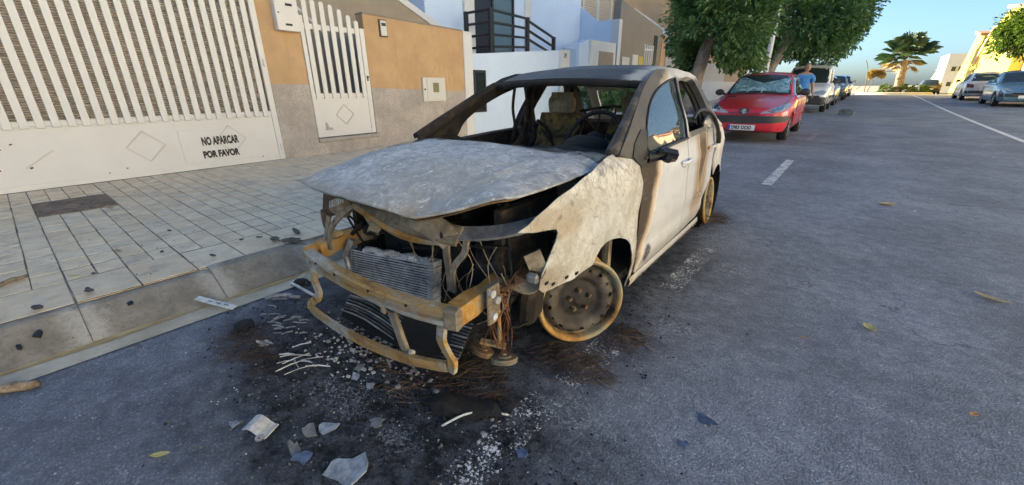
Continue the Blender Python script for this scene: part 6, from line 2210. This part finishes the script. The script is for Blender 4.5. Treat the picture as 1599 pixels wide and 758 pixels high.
for sg, px_, py_, pz_ in ((1, .25, -.19, .875), (-1, -.21, -.27, .94)):
    hand = MB()
    hand.ball((px_, py_, pz_ - .02), (.022, .035, .045), 8, 6)
    for k in range(4):
        L_ = (.06, .07, .066, .05)[k]
        hand.tube([(px_, py_ - .024 + .016 * k, pz_ - .05), (px_ + sg * .004, py_ - .026 + .016 * k, pz_ - .05 - L_ * .6), (px_ - sg * .012, py_ - .026 + .016 * k, pz_ - .05 - L_)], .0085, 6)
    hand.tube([(px_, py_ - .03, pz_ - .01), (px_, py_ - .055, pz_ - .045), (px_, py_ - .05, pz_ - .07)], .0095, 6)
    hand.build("hand", SKIN, man, smooth=True)
sh_ = MB()
sh_.ball((.115, -.06, .045), (.05, .14, .05), 10, 7)
sh_.build("shoe", TRIM, man, smooth=True)
sh_ = MB()
sh_.ball((-.125, -.02, .045), (.05, .14, .05), 10, 7)
sh_.build("shoe", TRIM, man, smooth=True)

# torn bumper skin lying by the van
tb = thing("torn_bumper", "torn grey bumper skin lying on the road beside the white van", "bumper", (1.22, 19.9, .10), R_(-20))
rws = []
for i in range(17):
    u = i / 16
    a = math.pi * (u * .9 + .05)
    c_ = Vector((.42 * math.cos(a), .9 * (u - .5), 0))
    h = .07 + .13 * math.sin(a)
    rws.append([c_ + Vector((.03 * mnoise.noise(Vector((u * 6, q, 0))) + .04 * q, 0, .02 + h * q)) for q in (0, .3, .6, 1)])
m_ = MB()
m_.grid(rws)
bo = m_.build("skin", m_burnt("scuffed_grey_plastic", [(.35, (.12, .11, .10)), (.5, (.34, .31, .28)), (.7, (.52, .49, .45))], 6, 7, .7), tb)
modify(bo, 'SOLIDIFY', thickness=.02)
bake(bo)

# ------------------------------------------------------------------ debris on the road and pavement
DB = random.Random(77)
BLUEGREY = plain("blue_grey_plastic", (.22, .25, .29), .6, var=.4, scale=30, dirt=.75, bump=.4)
BLUEP = plain("blue_plastic", (.06, .10, .19), .55, var=.35, scale=30, dirt=.5, bump=.3)
GREYP = plain("grey_scorched_plastic", (.15, .15, .145), .65, var=.4, scale=20, bump=.3)
LEAFD = plain("dry_leaf_tan", (.42, .31, .17), .7, var=.25, scale=40)
LEAFY = plain("dry_leaf_yellow", (.48, .42, .16), .6, var=.2, scale=40)
LEAFO = plain("dry_leaf_orange", (.45, .19, .06), .6, var=.2, scale=40)
WHITES = m_burnt("dirty_white_strip", [(.3, (.40, .40, .38)), (.5, (.62, .62, .60)), (.7, (.70, .70, .68))], 14, 6, .5)
WOOD = m_burnt("scorched_wood", [(.3, (.07, .045, .03)), (.5, (.27, .195, .13)), (.7, (.46, .38, .28))], 22, 8, .85, dist=1.5)

def shard(name, label, cat, loc, w, h, mat, rz, tilt=.15, n=7, group=None, thick=.006, curl=.15, seed=None):
    rg = random.Random(seed if seed is not None else int((loc[0] * 91 + loc[1] * 57) * 1000))
    pts = []
    for k in range(n):
        a = 2 * math.pi * (k + rg.uniform(-.25, .25)) / n
        r = rg.uniform(.55, 1.15)
        pts.append((w * .5 * r * math.cos(a), h * .5 * r * math.sin(a)))
    mb = sheet(pts, lambda x, y: (x, y, curl * (x * x + .5 * y * y) / max(w, h) + .004 * mnoise.noise(Vector((x * 40, y * 40, loc[0])))), max(w, h) * .2, thick=thick, inward=(0, 0, -1))
    o = mb.build(name, mat)
    o.location = (loc[0], loc[1], loc[2] + thick + .5 * h * abs(math.sin(tilt)) * .6)
    o.rotation_euler = (tilt, rg.uniform(-tilt, tilt), rz)
    return tag(o, label, cat, group)
G = "plastic shards scattered round the burnt car"
for a in (
    ((.52, -1.12, 0), .17, .12, BLUEGREY, .4, "largest blue grey plastic shard, at the bottom edge of the picture"),
    ((.283, -1.075, 0), .085, .055, BLUEGREY, .9, "blue grey shard standing above two darker scraps in front of the car"),
    ((.245, -1.12, 0), .075, .05, GREYP, .2, "dark grey scrap just left of the standing blue grey shard"),
    ((.345, -1.19, 0), .075, .06, BLUEP, 1.4, "blue crumpled scrap left of the largest shard"),
    ((.29, -1.20, 0), .10, .035, GREYP, -.2, "curved grey scrap left of the blue crumpled one"),
    ((.40, -.94, 0), .075, .05, GREYP, .3, "flat grey scrap on the soot in front of the right beam end"),
    ((.10, -.845, 0), .06, .045, BLUEGREY, .2, "small pale blue shard below the middle of the lower rail"),
    ((.06, -.80, 0), .05, .055, GREYP, 1.2, "ring shaped grey scrap under the lower rail"),
    ((.20, -.84, 0), .05, .03, BLUEGREY, .0, "blue chip under the right half of the lower rail"),
    ((1.387, -.143, 0), .095, .05, BLUEP, -.6, "dark blue triangular shard on the open road right of the wheel"),
    ((1.362, -.308, 0), .04, .028, BLUEP, .9, "small dark blue chip below the triangular blue shard"),
    ((.925, -.705, 0), .045, .035, BLUEP, .4, "dark blue chip lying on the worn white marking"),
    ((-.02, -1.29, 0), .055, .035, BLUEGREY, .3, "crumpled blue grey foil beside the bracket plate"),
    ((-.5, -1.00, 0), .09, .05, ASHW, .8, "curled pale scrap on the rusty wire pile left of the car"),
):
    shard("plastic_shard", a[5], "shard", a[0], a[1], a[2], a[3], a[4], .22, n=10, group=G)
# bracket plate with a bolt ear
bp_ = thing("bracket_plate", "pale rectangular bracket plate with a bolt ear on the road", "bracket", (.085, -1.235, .012), .35)
rws = [[(-.055 + .11 * i / 6, -.03, .012 * math.sin(i * .9)), (-.055 + .11 * i / 6, .035, .012 * math.sin(i * .9) + .01)] for i in range(7)]
m_ = MB()
m_.grid(rws)
o = m_.build("plate", ASHW, bp_)
modify(o, 'SOLIDIFY', thickness=.005)
bake(o)
MB().lathe([(.008, 0), (.016, 0), (.016, .005), (.008, .005)], 14, 'z', (.048, -.04, .002), closed=True).build("bolt_ear", ALU, bp_)
# white strips
st_ = thing("metal_strip", "white slotted metal strip lying against the kerb", "strip", (-1.115, -1.02, .035), .36)
m_ = MB().box((0, 0, 0), (.30, .035, .008), rot=(.25, .05, 0), bev=.002)
m_.build("strip", WHITES, st_)
m_ = MB()
for k in range(4):
    m_.box((-.10 + .065 * k, -.004, .0045), (.035, .006, .003), rot=(.25, .05, 0))
stuff(m_.build("slots", GREYP, st_))
rd_ = thing("bent_rod", "bent white metal rod beside the left end of the crash beam", "rod", (0, 0, 0))
MB().tube([(-1.10, -.50, .03), (-1.03, -.62, .035), (-.77, -.60, .02)], .009, 6).build("rod", WHITES, rd_)
tag(MB().tube(catmull([(-.98, -.80, .01), (-.93, -.75, .03), (-.90, -.69, .02), (-.86, -.70, .025), (-.83, -.66, .015)], 4), .012, 7).build("bent_pipe", ALU, smooth=True), "short grey bent pipe left of the lower rail", "pipe")
tag(MB().tube(catmull([(.62, -.80, .012), (.66, -.72, .03), (.70, -.655, .02), (.78, -.60, .012)], 5), .0045, 5).build("pale_cable", WHITES, smooth=True), "pale curved cable across the charred mat below the wheel", "cable")
# charred mat and flat burnt panels in front of the car
def mat_sheet(name, label, cat, c, rx, ry, rz, mat, amp=.02, h=.02, seed=1, parent=None):
    rg = random.Random(seed)
    pts = []
    n = 22
    for k in range(n):
        a = 2 * math.pi * k / n
        r = rg.uniform(.78, 1.08)
        pts.append((rx * r * math.cos(a), ry * r * math.sin(a)))
    def fn(x, y):
        e = max(0, 1 - (x / rx) ** 2 - (y / ry) ** 2)
        return (x, y, .005 + h * e ** .5 + amp * max(0, mnoise.noise(Vector((x * 9 + seed, y * 9, 0)))) * min(1, e * 3))
    o = sheet(pts, fn, min(rx, ry) * .28, thick=.006, inward=(0, 0, -1)).build(name, mat)
    o.location, o.rotation_euler = c, (0, 0, rz)
    return tag(o, label, cat)
mat_sheet("charred_mat", "charred fibrous mat on the road below the front wheel", "mat", (.60, -.69, .004), .20, .06, .45, CHAR, .04, .03, 4)
mat_sheet("charred_lump", "black charred lump on the road near the kerb left of the car", "lump", (-.74, -1.0, .004), .07, .05, .2, CHAR, .02, .03, 7)
mat_sheet("charred_lump", "black charred lump in the gutter by the left beam end", "lump", (-1.02, -.57, .006), .06, .05, .6, CHAR, .02, .035, 8)
# soot flakes fallen on pavement and kerb
flk = [(-1.471, -.397, .10, .048, "largest black flake at the pavement edge by the bonnet"), (-1.62, -.46, .06, .035, "second black flake behind the largest one at the pavement edge"), (-1.66, -.28, .085, .026, "long thin black flake near the border joint by the bonnet"), (-1.75, -.52, .035, .015, "small black flake left of the flake cluster by the bonnet"),
       (-1.80, -.62, .03, .014, "lone small black flake on the second row of tiles"), (-1.565, -1.472, .045, .02, "black flake on the border tiles left of the joint"), (-1.50, -1.67, .045, .022, "black flake on the border tiles nearest the left edge"), (-1.86, -1.42, .025, .012, "small black flake beside the yellow leaf"),
       (-1.97, -1.06, .03, .012, "small black flake in the middle of the pavement"), (-1.60, -.86, .035, .012, "thin black flake across a tile joint near the kerb"), (-2.5, -.9, .03, .014, "small dark flake further back on the tiles")]
for (x, y, w, h, lab) in flk:
    o = shard("soot_flake", lab, "flake", (x, y, .158), w * 2, h * 2, RUBB, DB.uniform(-.3, .6), .03, 9, "black flakes on the pavement", .005, .2)
for (x, y, z, w, lab) in ((-1.31, -1.70, .09, .03, "round black splash on the kerb face near the left edge"), (-1.27, -1.77, .07, .02, "small black splash left of the round one on the kerb"), (-1.33, -1.35, .10, .018, "tiny black splash on the kerb face in the middle")):
    o = shard("soot_splash", lab, "splash", (x, y, z), w * 2, w * 1.5, RUBB, .2, .0, 9, "black splashes on the kerb", .004, 0)
    o.rotation_euler = (0, R_(-30) + math.pi * 0, 0)
    o.rotation_euler = (0, R_(30), 0)
# leaves and wood
def leaf(label, loc, L, W, mat, rz, curl=.35):
    rws = []
    for i in range(7):
        u = i / 6
        w = W * .5 * math.sin(math.pi * min(1, u * .92 + .04)) ** .8
        z = .004 + curl * L * (u - .5) ** 2
        rws.append([(L * (u - .5), -w, z + w * .4), (L * (u - .5), 0, z), (L * (u - .5), w, z + w * .4)])
    m_ = MB()
    m_.grid(rws)
    o = m_.build("dry_leaf", mat, fixn=False)
    modify(o, 'SOLIDIFY', thickness=.0015)
    bake(o)
    o.location, o.rotation_euler = loc, (0, 0, rz)
    return tag(o, label, "leaf", "dry leaves on the ground")
leaf("tan dry leaf in the middle of the road, furthest of those on the asphalt", (2.042, 4.217, .002), .16, .09, LEAFD, .2)
leaf("pale yellow dry leaf on the open road, level with the front wheel", (1.877, 1.058, .002), .075, .05, LEAFY, 2.2)
leaf("long tan dry leaf near the right edge of the road", (2.443, 1.899, .002), .16, .045, LEAFD, -.5)
leaf("orange curled leaf near the right bottom of the road", (2.186, .528, .002), .04, .02, LEAFO, .9)
leaf("tiny orange leaf chip in the middle of the open road", (1.62, .74, .002), .03, .014, LEAFO, .1)
leaf("yellow leaf on the asphalt near the bottom left", (-.061, -1.505, .002), .06, .022, LEAFY, .9)
leaf("yellow curled leaf on the pavement tiles", (-1.87, -1.50, .160), .075, .025, LEAFY, .9)
leaf("tan curled leaf on the tiles near the access cover", (-3.75, -1.08, .160), .14, .05, LEAFD, .3)
leaf("brown leaf on the pavement behind the yellow one", (-2.2, -1.25, .160), .10, .03, LEAFD, .1)
def stick(label, a, b, r, mat, nm="wood_piece", cat="wood"):
    a, b = Vector(a), Vector(b)
    d = b - a
    m_ = MB()
    pts = [a.lerp(b, k / 6) + Vector((0, 0, .004 * math.sin(k * 2.1))) for k in range(7)]
    m_.tube(pts, [r * q for q in (.55, .9, 1, .95, 1.05, .9, .6)], 7)
    o = m_.build(nm, mat, smooth=True)
    return tag(o, label, cat)
stick("pale splintered wood piece at the left edge beside the gutter", (-1.06, -1.95, .025), (-.93, -1.74, .02), .022, WOOD)
stick("brown curled bark strip on the tiles at the left edge", (-2.02, -1.86, .166), (-2.12, -1.68, .166), .014, WOOD, "bark_strip", "bark")

# piles nobody could count: rusty tyre wire, ash sticks, crumbs
def wires(name, c, rx, ry, n, L, mat, seed, h=.05, r=.0016):
    rg = random.Random(seed)
    m_ = MB()
    for _ in range(n):
        a = rg.uniform(0, 2 * math.pi)
        q = rg.random() ** .6
        p = Vector((c[0] + rx * q * math.cos(a), c[1] + ry * q * math.sin(a), c[2] + rg.uniform(.003, h * (1.1 - q))))
        b = rg.gauss(.25, .6)
        l = L * rg.uniform(.5, 1.2)
        d = Vector((math.cos(b), math.sin(b), 0)) * l
        k = Vector((-d.y, d.x, 0)) * rg.uniform(-.35, .35)
        pts = [p - d * .5, p + k + Vector((0, 0, rg.uniform(0, h * .5))), p + d * .5]
        pts = [Vector((v.x, v.y, max(.003, v.z))) for v in catmull(pts, 4)]
        m_.tube(pts, r, 3, caps=False)
    return stuff(m_.build(name, mat, fixn=False))
wires("rusty_wire_pile", (-.55, -1.06, 0), .26, .10, 120, .18, WIREB, 1, .03, .0011)
wires("tyre_wire_pile", (.80, -.16, 0), .20, .12, 150, .16, WIREB, 2, .035, .0011)
wires("tyre_wire_fringe", (.93, .18, 0), .12, .14, 90, .12, WIREB, 3, .03, .0011)
wires("wire_tangle", (.52, -.55, 0), .22, .12, 90, .18, WIREB, 4, .04, .0011)
wires("rear_tyre_wire", (.66, 2.52, 0), .16, .25, 90, .22, WIREB, 5, .05)
wires("grey_wire_scatter", (.25, -.72, 0), .36, .09, 50, .16, RUSTD, 6, .03, .0012)
def ash_sticks(name, c, rx, ry, n, L, r, mat, seed):
    rg = random.Random(seed)
    m_ = MB()
    for _ in range(n):
        p = Vector((c[0] + rg.gauss(0, rx), c[1] + rg.gauss(0, ry), c[2] + rg.uniform(.006, .03)))
        a = rg.gauss(.9, .5)
        l = L * rg.uniform(.35, 1.1)
        d = Vector((math.cos(a), math.sin(a), rg.uniform(-.08, .08))) * l
        m_.tube([p - d * .5, p + Vector((rg.uniform(-.006, .006), rg.uniform(-.006, .006), .004)), p + d * .5], r * rg.uniform(.6, 1.2), 5)
    return stuff(m_.build(name, mat))
ash_sticks("white_ash_sticks", (-.22, -.96, 0), .05, .035, 13, .13, .0030, ASHW, 1)
def drips(name, c, rx, ry, n, s, mat, seed):
    rg = random.Random(seed)
    m_ = MB()
    for _ in range(n):
        x, y = c[0] + rg.gauss(0, rx), c[1] + rg.gauss(0, ry)
        q = s * rg.uniform(.3, 1.1)
        m_.ball((x, y, c[2] + q * .3), (q * rg.uniform(.5, 1.4), q * rg.uniform(.4, 1), q * rg.uniform(.25, .5)), 6, 4, jit=.3, rng=rg)
    return stuff(m_.build(name, mat, fixn=False))
drips("aluminium_drips", (-.15, -.80, .004), .16, .06, 90, .011, ASHW, 2)
drips("aluminium_drips", (.02, -.66, .02), .24, .06, 200, .014, ALU, 3)
ash_sticks("ash_scraps", (-.62, -.85, 0), .14, .06, 18, .08, .005, ALU, 4)
def crumbs(name, c, rx, ry, n, s0, s1, mat, seed, z=0.0, gauss=True):
    rg = random.Random(seed)
    m_ = MB()
    for _ in range(n):
        if gauss:
            x, y = c[0] + rg.gauss(0, rx), c[1] + rg.gauss(0, ry)
        else:
            x, y = c[0] + rg.uniform(-rx, rx), c[1] + rg.uniform(-ry, ry)
        s = s0 + (s1 - s0) * rg.random() ** 2.5
        m_.ball((x, y, z + zr(y) + s * .2), (s * .5, s * rg.uniform(.25, .55), s * rg.uniform(.15, .4)), 5, 3, jit=.4, rng=rg)
    return stuff(m_.build(name, mat, fixn=False))
crumbs("charcoal_crumbs", (.25, -.82, 0), .48, .20, 4200, .002, .014, CHAR, 1)
crumbs("charcoal_crumbs", (.85, .25, 0), .20, .35, 400, .003, .014, CHAR, 2)
crumbs("grey_crumbs", (.25, -.95, 0), .45, .22, 380, .003, .014, GREYP, 3)
crumbs("grey_crumbs", (.0, -1.25, 0), .30, .14, 160, .003, .014, GREYP, 33)
crumbs("pale_crumbs", (.10, -.85, 0), .45, .18, 200, .002, .009, ASHW, 4)
crumbs("pale_crumbs", (1.5, 1.2, 0), 1.5, 2.6, 200, .002, .008, WHITES, 5, gauss=False)
crumbs("pale_crumbs", (-.4, -1.4, 0), .6, .35, 60, .003, .010, WHITES, 6, gauss=False)
crumbs("pale_crumbs", (2.2, 8, 0), 2.2, 4.5, 110, .006, .02, WHITES, 7, gauss=False)
crumbs("soot_crumbs", (-1.9, -.5, 0), .55, .7, 200, .002, .012, RUBB, 8, z=.158)
crumbs("charcoal_crumbs", (-.6, -.85, 0), .35, .15, 320, .003, .014, CHAR, 9)
